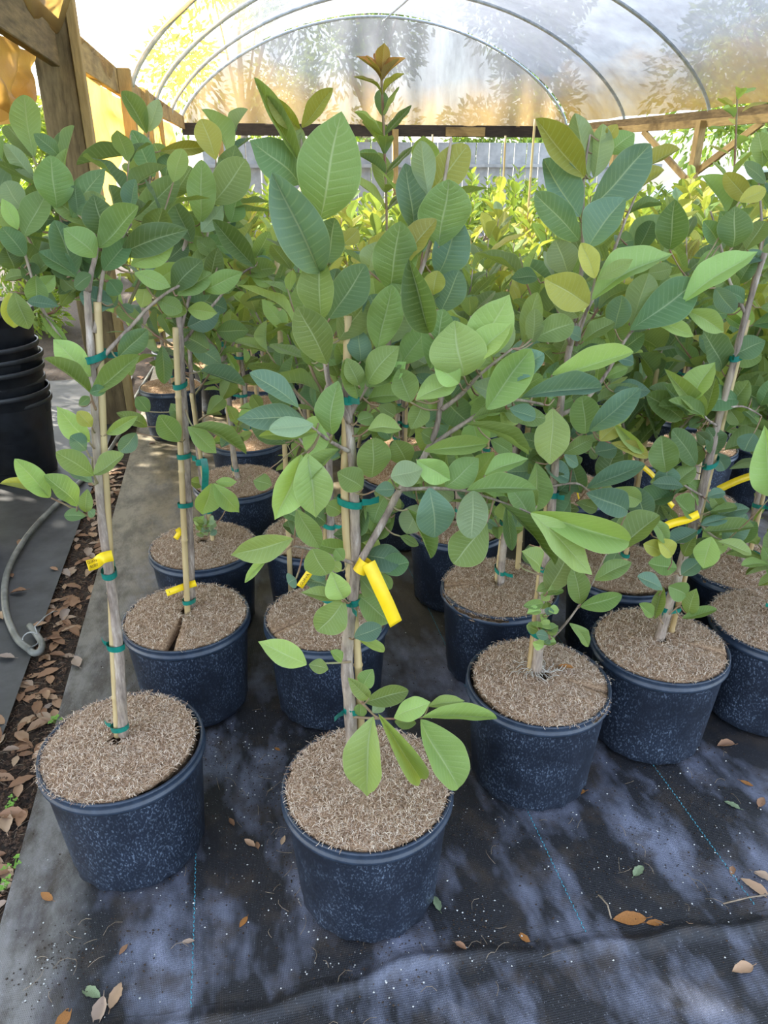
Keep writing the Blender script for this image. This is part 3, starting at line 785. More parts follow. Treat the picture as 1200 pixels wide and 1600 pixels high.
def plant(x, y, seed, label, height=1.35, lod=0, nb=5, kind='far', group=None, code='m', code_tip='l', spread=0.5, trunk_h=0.95, lean=0.03, low=2, tagpos=None, avoid=None):
    rr = random.Random(seed)
    root = thing('potted_guava_tree', label, 'potted tree', (x, y, 0), 0, group)
    W = lambda p: Vector((x, y, 0)) + Vector(p)
    make_pot(root, kind, rr.uniform(0, 6.28), (rr.uniform(-.03, .03), rr.uniform(-.03, .03)))
    th = trunk_h * rr.uniform(0.9, 1.08)
    ln = Vector((rr.uniform(-lean, lean), rr.uniform(-lean, lean), 0))
    tp = [Vector((0.005 * sin(k * 1.7 + seed), 0.005 * cos(k * 1.3 + seed), 0)) + ln * (k / 6) + Vector((0, 0, 0.285 + (th - 0.285) * k / 6)) for k in range(7)]
    mb = MB(); mb.tube(smoothpath(tp, 3), [0.0122 * (1 - 0.35 * i / 18) for i in range(19)], 7); mb.build('trunk', M_BARK, root)
    so = Vector((0.017 * cos(seed), 0.017 * sin(seed), 0)); sb = Vector((0, 0, 0.18)) + so; stp = ln * 1.05 + so * 0.9 + Vector((0, 0, th + rr.uniform(-0.05, 0.14)))
    stake(root, sb, stp)
    if lod < 2:
        for z in (0.36, 0.52, 0.70, 0.88):
            if z < th: tie(root, ptl(tp, z), ptl([sb, stp], z), 0.0112, 0.0075, seed + z * 10, tail=rr.random() < 0.6)
    leaves = []
    ls = (0.10, 0.18) if lod < 2 else (0.11, 0.16)
    for b in range(nb):
        z0 = th * rr.uniform(0.62, 1.0) if b else th; st_ = W(ptl(tp, z0)); an = b * 2.4 + rr.uniform(-.4, .4)
        d = Vector((cos(an) * (0.75 if b else 0.1), sin(an) * (0.75 if b else 0.1), 0.65 if b else 1.0))
        L_ = max(0.22, (height - z0) * rr.uniform(0.7, 1.0)) * (1.0 if b == 0 else rr.uniform(0.7, 1.05))
        _, res = grow_branch(root, st_, d * 1.0, min(L_, spread + 0.15), 0.0055, rr, leaves_every=0.052 if lod < 2 else 0.056, lsize=ls, code=code, code_tip=code_tip, lod=lod)
        leaves += res
    for b in range(low):
        z0 = rr.uniform(0.42, 0.82); an = rr.uniform(0, 6.28); st_ = W(ptl(tp, z0))
        _, res = grow_branch(root, st_, Vector((cos(an), sin(an), 0.5)), rr.uniform(0.10, 0.26), 0.003, rr, 0.045, (0.06, 0.115), 'm', 'l', lod=lod)
        leaves += res
    if lod >= 2: foliage_mesh_join(root, leaves, rr)
    else:
        for (B, T, nr, w, c) in leaves: place_leaf(root, B, T, nr, w, c, rr)
    return root

# ------------------------------------------------------------------ hand-built front plants
class Hand:
    """a plant whose stems and leaves follow the photograph; stems are polylines of image points with a world depth"""
    def __init__(s, px, py, label, kind, rot, Y=None, disc_tilt=(0, 0), disc_off=(0, 0), seed=1, group=None):
        c = at_z(px, py, 0.29); c.y -= 0.008; s.o = Vector((c.x, c.y, 0)); s.Y = c.y
        s.root = thing('potted_guava_tree', label, 'potted tree', s.o, 0, group); s.rr = random.Random(seed)
        make_pot(s.root, kind, rot, disc_tilt, disc_off); s.st = []   # (px, py, dY) samples of every stem
    def L(s, p): return Vector(p) - s.o
    def stem(s, pts, r0, r1=None, name='branch', dY0=0.0, dY1=0.0, mat=None, bury=False):
        r1 = r0 * 0.5 if r1 is None else r1; m = len(pts); world = []
        for i, q in enumerate(pts):
            t = i / (m - 1); dy = q[2] if len(q) > 2 else dY0 + (dY1 - dY0) * t
            world.append(at_y(q[0], q[1], s.Y + dy))
        if bury: world[0] = Vector((world[0].x, world[0].y, 0.275)); 
        w = smoothpath(world, 4); k = len(w)
        r0 *= 1.22 if name == 'trunk' else 1.1
        mb = MB(); mb.tube([s.L(p) for p in w], [(r0 + (r1 - r0) * i / (k - 1)) * (1 + 0.07 * sin(i * 2.1)) for i in range(k)], 9)
        mb.build(name, mat or (M_BARK if r0 > 0.0032 else M_TWIG), s.root)
        for p in w:
            a = proj(p); s.st.append((a[0], a[1], p))
        return w
    def near(s, px, py):
        best = min(s.st, key=lambda q: (q[0] - px) ** 2 + (q[1] - py) ** 2)
        return best[2], sqrt((best[0] - px) ** 2 + (best[1] - py) ** 2)
    def leaf(s, bx, by, tx, ty, w, code, front=0.0, roll=None, var=None):
        rr = s.rr; P, dist = s.near(bx, by)
        B = at_y(bx, by, P.y - front); dpx = proj(B)[2] / FPX
        L2 = sqrt((tx - bx) ** 2 + (ty - by) ** 2) * dpx
        dd = rr.uniform(-0.30, 0.12) * L2
        T = at_y(tx, ty, B.y + dd); wid = w * dpx
        roll = rr.uniform(-0.45, 0.45) if roll is None else roll
        view = (CAMP - (B + T) / 2).normalized(); ax = (T - B).normalized()
        n = (view + Vector((0, 0, 0.35))).normalized(); n = Matrix.Rotation(roll, 3, ax) @ n
        flip = code == 'u' and rr.random() < 0.6
        asp = w / max(1, sqrt((tx - bx) ** 2 + (ty - by) ** 2))
        if var is None: var = rr.choice(FOLDED + [1, 4]) if asp < 0.36 else rr.choice([0, 1, 3, 4, 5, 7, 8, 9, 10])
        if code == 'l' and asp >= 0.3 and rr.random() < 0.75: var = rr.choice(POINTED)
        place_leaf(s.root, B, T, n, wid * 1.12 / max(0.75, cos(roll)), code, rr, var, flip)
        if dist > 6:
            mb = MB(); mid = (P + B) / 2 + Vector((0, 0, -0.006)); mb.tube([s.L(q) for q in smoothpath([P, mid, B], 3)], [0.0016] * 7, 5)
            mb.build('petiole', M_TWIG, s.root)
    def table(s, ox, oy, sc, txt):
        for ln in txt.strip().splitlines():
            q = ln.split()
            if len(q) < 6: continue
            bx, by, tx, ty, w = [float(k) for k in q[:5]]
            s.leaf(ox + bx / sc, oy + by / sc, ox + tx / sc, oy + ty / sc, w / sc, q[5], float(q[6]) if len(q) > 6 else s.rr.uniform(-.01, .02))
    def ties(s, trunk, st, heights, r1=0.011, r2=0.0078, wide=0.013):
        r1 *= 1.18
        for i, py in enumerate(heights):
            a = min(trunk, key=lambda p: abs(proj(p)[1] - py)); b = min(st, key=lambda p: abs(proj(p)[1] - py))
            tie(s.root, s.L(a), s.L(Vector((b.x, b.y, a.z))), r1, r2, i * 1.9 + s.o.x * 5, wide)
    def bent_cane(s, pts, dY, r):
        w = [at_y(x, y, s.Y + dY) for x, y in pts]; stake(s.root, s.L(w[0]), s.L(w[-1]), r, [s.L(p) for p in w[1:-1]]); return smoothpath(w, 10)
    def cane(s, a, b, dY=0.012, r=0.0075, up_extra=0.0):
        A = at_y(a[0], a[1], s.Y + dY); B = at_y(b[0], b[1], s.Y + dY + (b[2] if len(b) > 2 else 0)); d = (A - B).normalized()
        A2 = A + d * 0.06
        stake(s.root, s.L(A2), s.L(B), r); n = 60
        return [A2.lerp(B, i / n) for i in range(n + 1)]
    def fill(s, starts, n_leaf_code='m', lsize=(0.08, 0.13), le=0.06):
        """side shoots behind the measured ones"""
        for (px, py, dY, d, ln) in starts:
            _, res = grow_branch(s.root, at_y(px, py, s.Y + dY), Vector(d), ln, 0.0035, s.rr, le, lsize, s.rr.choice(['m', 'd', 'b', n_leaf_code]), 'l')
            for (B, T, nr, w, c) in res: place_leaf(s.root, B, T, nr, w, c, s.rr)

# ---- front centre plant
c = Hand(573, 1228, 'guava tree in the frontmost pot at bottom centre, long yellow tag on its trunk', 'fine', 0.4, seed=11)
tr = c.stem([(551, 1190), (547, 1110), (542, 1040), (545, 980), (552, 925), (556, 870), (554, 800), (552, 740), (547, 680), (542, 620), (541, 578)], 0.0112, 0.0062, 'trunk', bury=False)
sk = c.bent_cane([(565, 1185), (563, 1110), (557, 1000), (545, 880), (539, 780), (541, 640), (544, 493)], 0.006, 0.0085)
c.ties(tr, sk, (622, 792, 945, 1112), 0.0105)
c.stem([(556, 888), (597, 818), (625, 765), (660, 718), (682, 668), (690, 610), (700, 545)], 0.0066, 0.0038, dY0=-0.01, dY1=-0.03)
c.stem([(625, 765), (680, 763), (729, 767), (762, 777), (800, 790), (829, 802)], 0.0034, 0.0016, dY0=-0.02, dY1=-0.07)
c.stem([(551, 880), (510, 866), (475, 856), (455, 853)], 0.0034, 0.0016, dY0=-0.01, dY1=-0.05)
c.stem([(552, 1082), (566, 1098), (583, 1116), (592, 1122)], 0.0028, 0.0018, dY0=-0.01, dY1=-0.05)
c.stem([(552, 1120), (575, 1122), (615, 1123), (660, 1121)], 0.0028, 0.0016, dY0=-0.01, dY1=-0.06)
c.stem([(548, 1034), (520, 1036), (485, 1037)], 0.0022, 0.0014, dY0=-0.01, dY1=-0.04)
c.stem([(545, 705), (520, 692), (500, 678), (484, 664)], 0.0034, 0.0018, dY0=-0.01, dY1=-0.05)
c.stem([(546, 660), (527, 620), (512, 592), (507, 530), (501, 480), (494, 420), (482, 350), (474, 280), (471, 205)], 0.0050, 0.0020, dY0=-0.01, dY1=-0.03)
c.stem([(545, 650), (570, 605), (600, 562), (620, 490), (655, 430), (682, 345), (700, 250), (705, 215)], 0.0052, 0.0020, dY0=0.0, dY1=0.03)
c.stem([(690, 640), (722, 615), (750, 585), (800, 545)], 0.0040, 0.0018, dY0=-0.03, dY1=-0.04)
c.stem([(668, 700), (715, 668), (760, 640), (800, 625), (850, 632)], 0.0040, 0.0018, dY0=-0.02, dY1=-0.08)
c.stem([(515, 600), (500, 545), (480, 500)], 0.003, 0.0016, dY0=0.0, dY1=0.03)
B_ = '''
400 650 490 197 232 m .03
312 500 108 318 158 d .01
400 870 200 450 165 b .05
322 420 125 55 62 m .02
315 270 180 125 62 y
325 265 455 100 66 y
318 400 290 235 62 u
430 830 462 640 125 d
405 1065 402 790 132 m .05
440 1060 590 835 132 d .02
430 1250 305 1010 134 m .05
690 940 735 655 160 m .02
790 700 755 413 122 b .0
850 550 1018 338 130 y
850 550 820 318 92 u
895 760 937 480 185 m .02
890 880 985 640 130 b -.01
745 850 885 645 105 y .04
855 1120 770 812 112 d .05
715 1040 790 830 110 m .03
640 1190 700 920 128 m .04
905 1030 980 860 112 b
860 1270 915 1020 125 m .04
690 1165 735 1000 140 u .0
1000 1300 960 1068 205 l .06
1040 1235 1190 960 160 l .04
1045 1240 1200 1080 112 l .07
600 1330 730 1175 118 m .06
560 1340 510 1225 72 m .06
740 1250 855 1090 112 m .03
480 1150 600 980 120 m -.02
600 860 640 740 90 u -.03
520 1000 470 900 90 m -.03
500 750 560 690 60 y -.04
660 1150 570 1010 100 u -.02
570 1240 560 1100 90 b .0
640 1060 610 960 110 b .0
800 1230 790 1090 110 m .0
760 980 800 860 90 m .0
870 960 890 860 80 y .02
980 1330 870 1245 90 l .06
900 1160 980 1060 100 b .01
680 1320 760 1240 70 l .06
'''
c.table(350, 100, 2.6667, B_)
c.table(350, 550, 2.4, '''
280 208 95 78 84 b .04
310 262 48 252 98 b .03
335 272 168 292 76 u .06
405 310 428 108 98 m .05
350 300 130 316 46 l .02
290 385 190 630 112 l .05
312 380 345 622 132 l .07
430 365 298 500 60 m .08
258 700 25 762 86 l .03
165 770 78 866 32 l .03
272 590 358 735 76 m .0
330 738 385 836 96 m .04
505 175 452 28 82 m .04
535 130 655 -15 112 m .05
540 292 668 290 78 l .04
555 470 560 322 112 m .02
520 510 425 450 92 m .04
625 470 745 440 88 u .08
565 520 640 515 58 b .05
770 508 790 697 132 b .08
935 520 930 700 108 u .09
985 640 860 795 125 m .04
690 590 775 775 52 m .03
722 405 850 480 82 l .06
830 505 955 398 92 m .05
978 462 1142 400 72 l .04
910 520 1172 515 72 m .07
1060 572 1080 745 45 d .03
720 180 872 108 100 l .06
700 188 655 62 92 m .05
985 215 1152 -12 118 m .06
1070 110 1200 5 104 b .04
930 252 1062 225 32 m .05
905 270 1140 385 44 m .05
750 372 985 345 64 l .03
700 260 758 200 60 m
1070 212 1168 246 60 b .05
1090 150 1195 90 60 m .02
750 180 700 290 70 m .0
640 250 560 330 70 m -.01
690 420 640 330 80 m -.02
600 540 560 640 80 m -.02
530 560 600 680 90 m -.02
440 600 385 570 60 m -.01
640 610 560 700 80 m -.03
660 690 730 725 36 m .0
450 925 400 820 82 l .05
442 932 288 902 52 l .04
452 932 350 1048 104 m .03
502 912 622 1012 104 m .0
570 812 694 790 80 d -.01
510 850 560 908 72 m -.01
590 830 626 890 42 m -.01
488 1070 592 1030 66 b .05
498 1070 602 1122 36 l .05
442 1160 398 1120 40 m .02
310 1172 128 1086 84 l .05
318 1172 392 1190 52 m .05
450 780 415 740 46 m .03
440 820 400 790 40 l .02
270 850 240 868 60 b -.01
470 690 520 780 70 m -.03
790 330 740 300 60 m .0
880 340 790 360 60 d -.02
820 420 740 420 70 m -.01
1000 330 1080 380 60 m -.02
580 200 640 240 60 m .02
500 260 560 240 60 m .01
''')
c.table(420, 1040, 3.3333, '''
545 265 512 682 188 l .07
570 250 790 588 104 l .06
790 280 990 637 192 l .06
800 272 1190 276 78 l .05
652 272 842 190 116 l .03
830 212 1022 184 62 l .0
500 190 728 130 92 m .02
520 170 412 62 64 m .05
490 110 542 18 84 m .0
655 290 768 300 56 m .0
540 245 600 190 60 u .01
480 270 475 200 60 m .0
''')
c.table(750, 550, 2.6667, '''
212 668 622 790 118 l .05
210 672 468 928 122 l .08
90 632 312 888 72 d .04
170 192 508 150 92 b .05
300 96 640 0 90 l .02
''')
for (px, py, r, wy) in ((568, 880, 0.0, 0),):
    a = c.L(at_y(566, 884, c.Y - 0.018)); ax = (at_y(597, 818, c.Y) - at_y(556, 888, c.Y)).normalized()
    P = [at_y(576, 880, c.Y - 0.03), at_y(592, 915, c.Y - 0.045), at_y(606, 945, c.Y - 0.05), at_y(619, 975, c.Y - 0.05)]
    label_tag(c.root, [c.L(p) for p in P], 0.026, Vector((0.1, -1, 0.5)).normalized(), None, (a + Vector((0.001, 0, 0)), ax, 0.013))
c.fill([(560, 700, 0.08, (0.2, 0.3, 1), .30), (620, 620, 0.06, (0.4, 0.2, 1), .28), (640, 560, 0.09, (0.1, 0.3, 1), .30), (520, 640, 0.07, (-0.5, .3, .7), .22), (650, 720, 0.07, (0.7, .3, .3), .2), (740, 640, 0.06, (0.8, .2, .5), .2)])

for k in range(95):
    rr = c.rr; P_ = rr.choice([q for q in c.st if 540 < q[1] < 880 and q[0] > 500]); an = rr.uniform(0, 2 * pi); ln = rr.uniform(32, 80)
    bx, by = P_[0] + rr.uniform(-25, 45), P_[1] + rr.uniform(-20, 20)
    c.leaf(bx, by, bx + cos(an) * ln, by + sin(an) * ln * .8 - 8, ln * rr.uniform(.4, .6), rr.choice('mmdbllu'), -rr.uniform(0.015, 0.09))

# ---- front left plant
p1 = Hand(193, 1166, 'guava tree in the front left pot beside the bare soil, bare lower trunk', 'fine2', 2.0, disc_tilt=(0.0, -0.045), disc_off=(0.004, 0.0), seed=12)
tr = p1.stem([(193, 1148), (189, 1080), (185, 1010), (177, 940), (168, 880), (158, 800), (151, 700), (146, 600), (140, 520), (136, 455)], 0.0098, 0.0062, 'trunk')
sk = p1.bent_cane([(184, 1150), (177, 1010), (172, 880), (162, 700), (158, 600), (152, 472)], 0.006, 0.0084)
p1.ties(tr, sk, (560, 903, 1015, 1142), 0.0105)
p1.stem([(147, 575), (172, 545), (205, 510), (238, 475), (280, 447), (325, 440)], 0.0042, 0.002, dY0=0, dY1=0.03)
p1.stem([(138, 455), (142, 430), (150, 395), (150, 372), (146, 345)], 0.005, 0.002, dY0=0, dY1=-0.02)
p1.stem([(147, 520), (155, 470), (163, 420), (185, 380), (205, 350)], 0.004, 0.002, dY0=0, dY1=0.05)
p1.stem([(150, 600), (110, 545), (70, 490), (55, 450), (40, 400), (28, 360)], 0.0040, 0.0018, dY0=0.02, dY1=0.06)
p1.stem([(138, 455), (120, 420), (105, 380), (92, 330)], 0.004, 0.002, dY0=0.01, dY1=0.05)
p1.stem([(148, 810), (130, 803), (105, 790), (80, 778)], 0.0026, 0.0014, dY0=-0.01, dY1=-0.04)
p1.stem([(152, 755), (146, 740), (144, 715)], 0.0024, 0.0014, dY0=-0.01, dY1=-0.03)
p1.stem([(150, 640), (144, 625), (140, 605)], 0.0024, 0.0014, dY0=-0.01, dY1=-0.03)
p1.table(0, 100, 2.6667, '''
235 600 210 380 134 m .03
300 640 440 435 102 d .02
400 805 265 685 112 m .04
410 765 577 592 112 m .03
440 720 390 545 122 d .0
430 860 550 730 92 d .01
505 790 785 690 112 d .01
545 840 725 758 76 l .02
560 870 712 930 66 l .03
320 870 225 650 112 d .02
320 890 160 782 82 d .02
105 800 8 680 84 d .02
100 720 200 530 112 m .02
90 602 18 490 102 u .0
75 690 8 560 56 l .03
142 480 18 330 64 u -.04
245 385 140 290 62 d -.03
250 560 280 350 50 m -.02
330 760 290 690 60 m .02
380 880 310 930 70 d .02
450 900 500 960 70 d .0
720 942 842 818 102 d -.01
740 962 882 870 92 m .0
850 942 1012 868 76 m .0
300 900 250 800 100 d -.02
150 880 150 1002 82 m .04
115 990 245 1010 46 b .04
160 900 90 840 80 d -.01
60 860 20 760 90 d -.02
60 950 120 1105 84 m .03
40 950 60 1100 84 Y .01
170 1040 290 1180 40 m .0
650 980 760 1030 70 m -.01
470 1000 330 960 90 b -.02
170 950 230 880 60 l .0
20 900 110 880 50 m .0
350 620 440 560 90 m -.03
180 700 120 620 80 d -.03
''')
p1.table(0, 400, 3.0, '''
425 565 250 390 112 l .03
425 645 205 480 62 m .02
430 645 655 465 92 m .03
420 640 500 625 50 d .03
555 475 690 345 90 d .0
420 872 265 704 92 l .02
430 800 362 728 62 Y .03
405 910 328 845 84 b .0
440 1030 262 918 96 m .03
440 1025 582 928 84 l .03
432 1062 315 1000 62 b .0
500 835 645 750 52 l .0
235 1132 68 950 92 l .04
230 1132 0 1068 36 Y .04
362 1172 205 1028 98 m .05
400 1200 410 1092 58 m .02
402 1220 300 1215 56 d .03
440 1222 415 1190 40 b .01
370 700 420 660 40 d .0
560 470 620 560 70 m -.03
''')
P = [at_y(176, 868, p1.Y - 0.02), at_y(160, 872, p1.Y - 0.035), at_y(150, 880, p1.Y - .03), at_y(137, 884, p1.Y - 0.05)]
label_tag(p1.root, [p1.L(p) for p in P], 0.022, Vector((0.05, -1, 0.5)).normalized(), 'GUAVA|RUBY')
p1.fill([(150, 430, 0.10, (-0.3, .3, 1), .26), (160, 450, 0.10, (0.4, .3, .8), .28), (200, 480, 0.12, (0.5, .2, .6), .25), (90, 450, 0.1, (-.5, .2, .7), .22), (70, 430, .16, (-.2, .4, .8), .25)], 'd')

# ---- second pot on the left (stake in front of the trunk, gaping slit)
p3 = Hand(292, 966, 'guava tree second in the left row, coir mat split open in front', 'slit', -pi / 2 - 0.25, seed=13)
tr = p3.stem([(299, 950), (297, 860), (293, 760), (289, 660), (284, 580), (282, 520), (276, 460), (285, 400), (300, 350)], 0.0105, 0.005, 'trunk', dY0=0.018, dY1=0.02)
sk = p3.cane((293, 955), (274, 512), -0.005, 0.0088)
p3.ties(tr, sk, (607, 700, 797, 941), 0.011, 0.009)
p3.stem([(282, 520), (300, 450), (318, 400), (328, 340), (335, 290)], 0.004, 0.002, dY0=0.02, dY1=0.03)
p3.stem([(280, 490), (255, 430), (240, 360), (235, 300), (232, 215)], 0.004, 0.002, dY0=0.03, dY1=0.05)
p3.stem([(283, 540), (330, 480), (375, 430), (400, 415)], 0.004, 0.002, dY0=0.03, dY1=0.0)
p3.stem([(290, 640), (300, 665), (318, 668)], 0.0025, 0.0015, dY0=-0.0, dY1=-0.04)
p3.table(0, 100, 2.6667, '''
570 378 318 422 56 d .0
612 290 508 112 72 m .0
620 282 662 148 64 u
645 470 548 275 88 d .02
670 362 874 348 52 y .0
900 400 838 228 98 y .0
835 662 840 398 104 m .04
890 582 1025 398 134 m .05
560 645 745 475 100 m .03
600 662 745 508 70 l .0
800 742 720 568 84 d .03
1060 845 885 648 84 d .05
690 480 730 370 80 d -.01
720 560 800 430 90 m -.01
760 700 700 620 80 d .0
840 700 930 590 70 u .06
900 800 820 730 70 m .03
560 500 600 410 40 y .0
860 560 1020 500 90 y -.02
960 660 990 560 80 m .0
790 860 900 770 80 m .03
700 820 780 740 80 d .02
1000 900 1020 780 70 y -.02
680 420 640 330 70 m -.03
''')
p3.table(0, 400, 3.0, '''
840 870 745 745 96 m .05
880 800 1015 925 86 l .05
900 800 1155 930 62 m .05
860 770 800 690 60 d .0
690 800 545 735 60 m .0
700 730 640 660 60 d .0
640 830 560 920 70 b .0
760 420 770 600 70 d .0
980 440 860 370 90 d .0
880 330 1030 260 96 b .0
940 540 1150 610 70 b .02
''')
P = [at_y(306, 911, p3.Y - 0.01), at_y(292, 915, p3.Y + 0.002), at_y(278, 920, p3.Y - .02), at_y(260, 927, p3.Y - 0.03)]
label_tag(p3.root, [p3.L(p) for p in P], 0.019, Vector((0.05, -1, 0.5)).normalized(), 'RUBY')
p3.fill([(300, 480, 0.08, (0.3, .3, 1), .30), (270, 460, 0.1, (-0.3, .3, 1), .32), (300, 430, 0.05, (0.6, .1, .8), .28), (290, 520, 0.1, (0.8, .3, .4), .25), (270, 540, .1, (-.7, .3, .3), .25), (330, 400, .12, (.5, .3, .9), .3)], 'd')

# ---- right front plant with the curled roots
p6 = Hand(838, 1066, 'guava tree right of centre, pale curled roots and tiny leaves on its coir mat', 'rough', -0.45, disc_tilt=(0.02, 0.05), disc_off=(-0.008, 0.0), seed=16)
tr = p6.stem([(838, 1050), (844, 990), (848, 930), (853, 870), (862, 790), (868, 720), (874, 650), (882, 590), (890, 540)], 0.0112, 0.0060, 'trunk')
sk = p6.cane((829, 1030), (865, 690), 0.014, 0.0072)
p6.ties(tr, sk, (770, 893, 995), 0.0108)
p6.stem([(882, 590), (896, 520), (906, 450), (910, 390), (911, 330), (913, 270), (922, 210)], 0.0048, 0.002, dY0=0.0, dY1=0.0)
p6.stem([(900, 540), (912, 500), (922, 470), (932, 425)], 0.0036, 0.0018, dY0=-0.02, dY1=-0.06)
p6.stem([(874, 650), (915, 625), (950, 580), (985, 520), (1040, 470), (1080, 440)], 0.0046, 0.002, dY0=0.0, dY1=0.02)
p6.stem([(845, 1015), (885, 973), (918, 925), (938, 885), (952, 855)], 0.0030, 0.0014, dY0=-0.01, dY1=-0.05)
p6.stem([(868, 720), (900, 685), (925, 670)], 0.003, 0.0016, dY0=-0.01, dY1=-0.05)
p6.stem([(860, 760), (900, 755), (920, 768)], 0.003, 0.0016, dY0=-0.01, dY1=-0.03)
p6.stem([(850, 900), (820, 890), (812, 880)], 0.002, 0.0014, dY0=-0.01, dY1=-0.03)
p6.stem([(892, 540), (870, 480), (850, 440)], 0.0036, 0.0018, dY0=0.03, dY1=0.06)
p6.stem([(893, 530), (940, 440), (975, 350), (1000, 290)], 0.004, 0.0018, dY0=0.05, dY1=0.12)
p6.table(750, 150, 2.6667, '''
435 338 232 93 112 y .03
415 502 262 262 132 b .02
452 340 395 72 96 u .0
475 340 512 115 92 u .01
455 470 712 200 134 b .0
412 600 228 405 112 d .03
450 632 606 425 152 b .04
582 445 768 308 72 Y -.02
640 312 832 220 62 y -.02
532 240 645 155 92 m -.03
532 180 572 118 50 y
600 508 758 455 32 d -.03
790 640 812 430 116 k -.01
455 870 268 760 124 Y .05
480 760 420 612 78 Y .06
492 765 638 680 58 l .06
465 852 804 658 134 l .04
410 922 298 812 84 m .04
370 745 315 598 112 u .02
845 860 1158 648 116 l .04
625 975 902 775 144 d .03
630 962 702 738 114 u .01
562 972 592 830 94 b .01
1052 632 1062 458 124 k .0
720 940 892 1002 62 l .02
860 892 1018 985 78 l .02
430 1022 562 942 74 m .02
1000 620 930 520 70 d -.03
1080 440 1192 388 62 Y -.02
660 640 720 520 80 d -.02
700 740 800 720 60 m -.01
980 800 1060 900 70 b -.01
900 720 1000 650 60 m -.03
240 760 130 760 70 d -.03
560 620 640 600 70 d -.02
420 1010 360 980 60 b .01
640 1110 560 1090 60 b .0
''')
p6.table(750, 550, 2.6667, '''
302 235 292 470 134 l .06
455 330 668 152 92 b .05
445 568 688 468 74 b .05
615 662 442 588 104 b .03
540 832 748 680 124 m .05
232 460 236 662 108 m .02
250 902 172 830 92 l .04
282 1002 372 838 102 m .03
418 1062 592 1012 64 m .05
420 1050 388 895 84 m .04
478 950 632 876 72 m .04
372 1130 452 1228 52 m .04
440 340 425 182 112 m .02
500 370 582 290 72 Y .03
350 420 470 360 60 m .03
350 430 410 470 56 b .04
545 380 700 440 60 Y .04
560 300 680 420 44 l .04
480 420 570 400 90 b .0
270 480 370 530 90 b .0
''')
# the rosette of little basal leaves
for k in range(26):
    rr = p6.rr; bx, by = rr.uniform(838, 862), rr.uniform(920, 1015); an = rr.uniform(0, 2 * pi); ln = rr.uniform(18, 30)
    p6.leaf(bx, by, bx + cos(an) * ln * 1.1, by - abs(sin(an)) * ln * 0.7 + 5, rr.uniform(12, 18), rr.choice('llmmb'), rr.uniform(0.0, 0.05))
mb = MB()
for k in range(26):
    rr = p6.rr; a = rr.uniform(0, 2 * pi); p0 = p6.L(Vector((tr[0].x, tr[0].y, 0.330))); ln = rr.uniform(.03, .085); pts = []
    for s in range(7): pts.append(p0 + Vector((cos(a + s * .16), sin(a + s * .16) * .8, 0)) * ln * s / 6 + Vector((0, 0, 0.010 * abs(sin(s * 1.3 + k)) + (0.01 if s < 2 else 0))))
    mb.tube(smoothpath(pts, 2), 0.0009, 4)
tag(mb.build('surface_root', simple('root', lin('c9c2b4'), 0.8, lin('9a948a')), p6.root), kind='stuff')
p6.fill([(885, 570, 0.08, (0.2, .3, 1), .35), (890, 560, 0.10, (0.6, .3, .9), .35), (880, 600, 0.08, (-0.4, .3, .9), .3), (870, 680, 0.08, (.9, .3, .4), .26), (940, 580, .08, (.6, .2, .7), .3), (870, 650, .1, (-.8, .3, .4), .22)])

# ---- right plant with trunk and bamboo crossing low down
p7 = Hand(1027, 1009, 'guava tree with trunk and bamboo leaning right, second front pot from right', 'slit_small', -0.55, seed=17)
tr = p7.stem([(1030, 998), (1042, 955), (1062, 890), (1080, 830), (1096, 770), (1110, 710), (1124, 650), (1140, 590), (1158, 520), (1176, 455), (1195, 395)], 0.0115, 0.006, 'trunk')
sk = p7.cane((1046, 1000), (1168, 500), 0.018, 0.0076)
p7.ties(tr, sk, (552, 722, 830, 955), 0.0110)
p7.stem([(1098, 775), (1075, 762), (1045, 740), (1030, 722)], 0.003, 0.0016, dY0=-.01, dY1=-0.05)
p7.stem([(1090, 815), (1115, 838), (1135, 845)], 0.003, 0.0016, dY0=-.01, dY1=-0.05)
p7.stem([(1080, 850), (1040, 845), (1020, 838)], 0.003, 0.0016, dY0=-.01, dY1=-0.05)
p7.stem([(1120, 665), (1105, 655), (1095, 640)], 0.003, 0.0016, dY0=-.01, dY1=-0.05)
p7.stem([(1125, 640), (1160, 635), (1190, 650)], 0.003, 0.0016, dY0=-.01, dY1=-0.05)
p7.stem([(1036, 975), (1025, 955), (1028, 930)], 0.002, 0.0014, dY0=-.02, dY1=-0.03)
p7.stem([(1045, 960), (1068, 940), (1080, 925)], 0.002, 0.0014, dY0=-.02, dY1=-0.03)
p7.stem([(1060, 895), (1040, 900), (1050, 880)], 0.002, 0.0014, dY0=-.01, dY1=-0.04)
p7.stem([(1165, 490), (1140, 440), (1125, 380), (1110, 330)], 0.004, 0.0018, dY0=.0, dY1=0.04)
p7.stem([(1185, 430), (1190, 350), (1185, 280)], 0.004, 0.0018, dY0=.02, dY1=0.08)
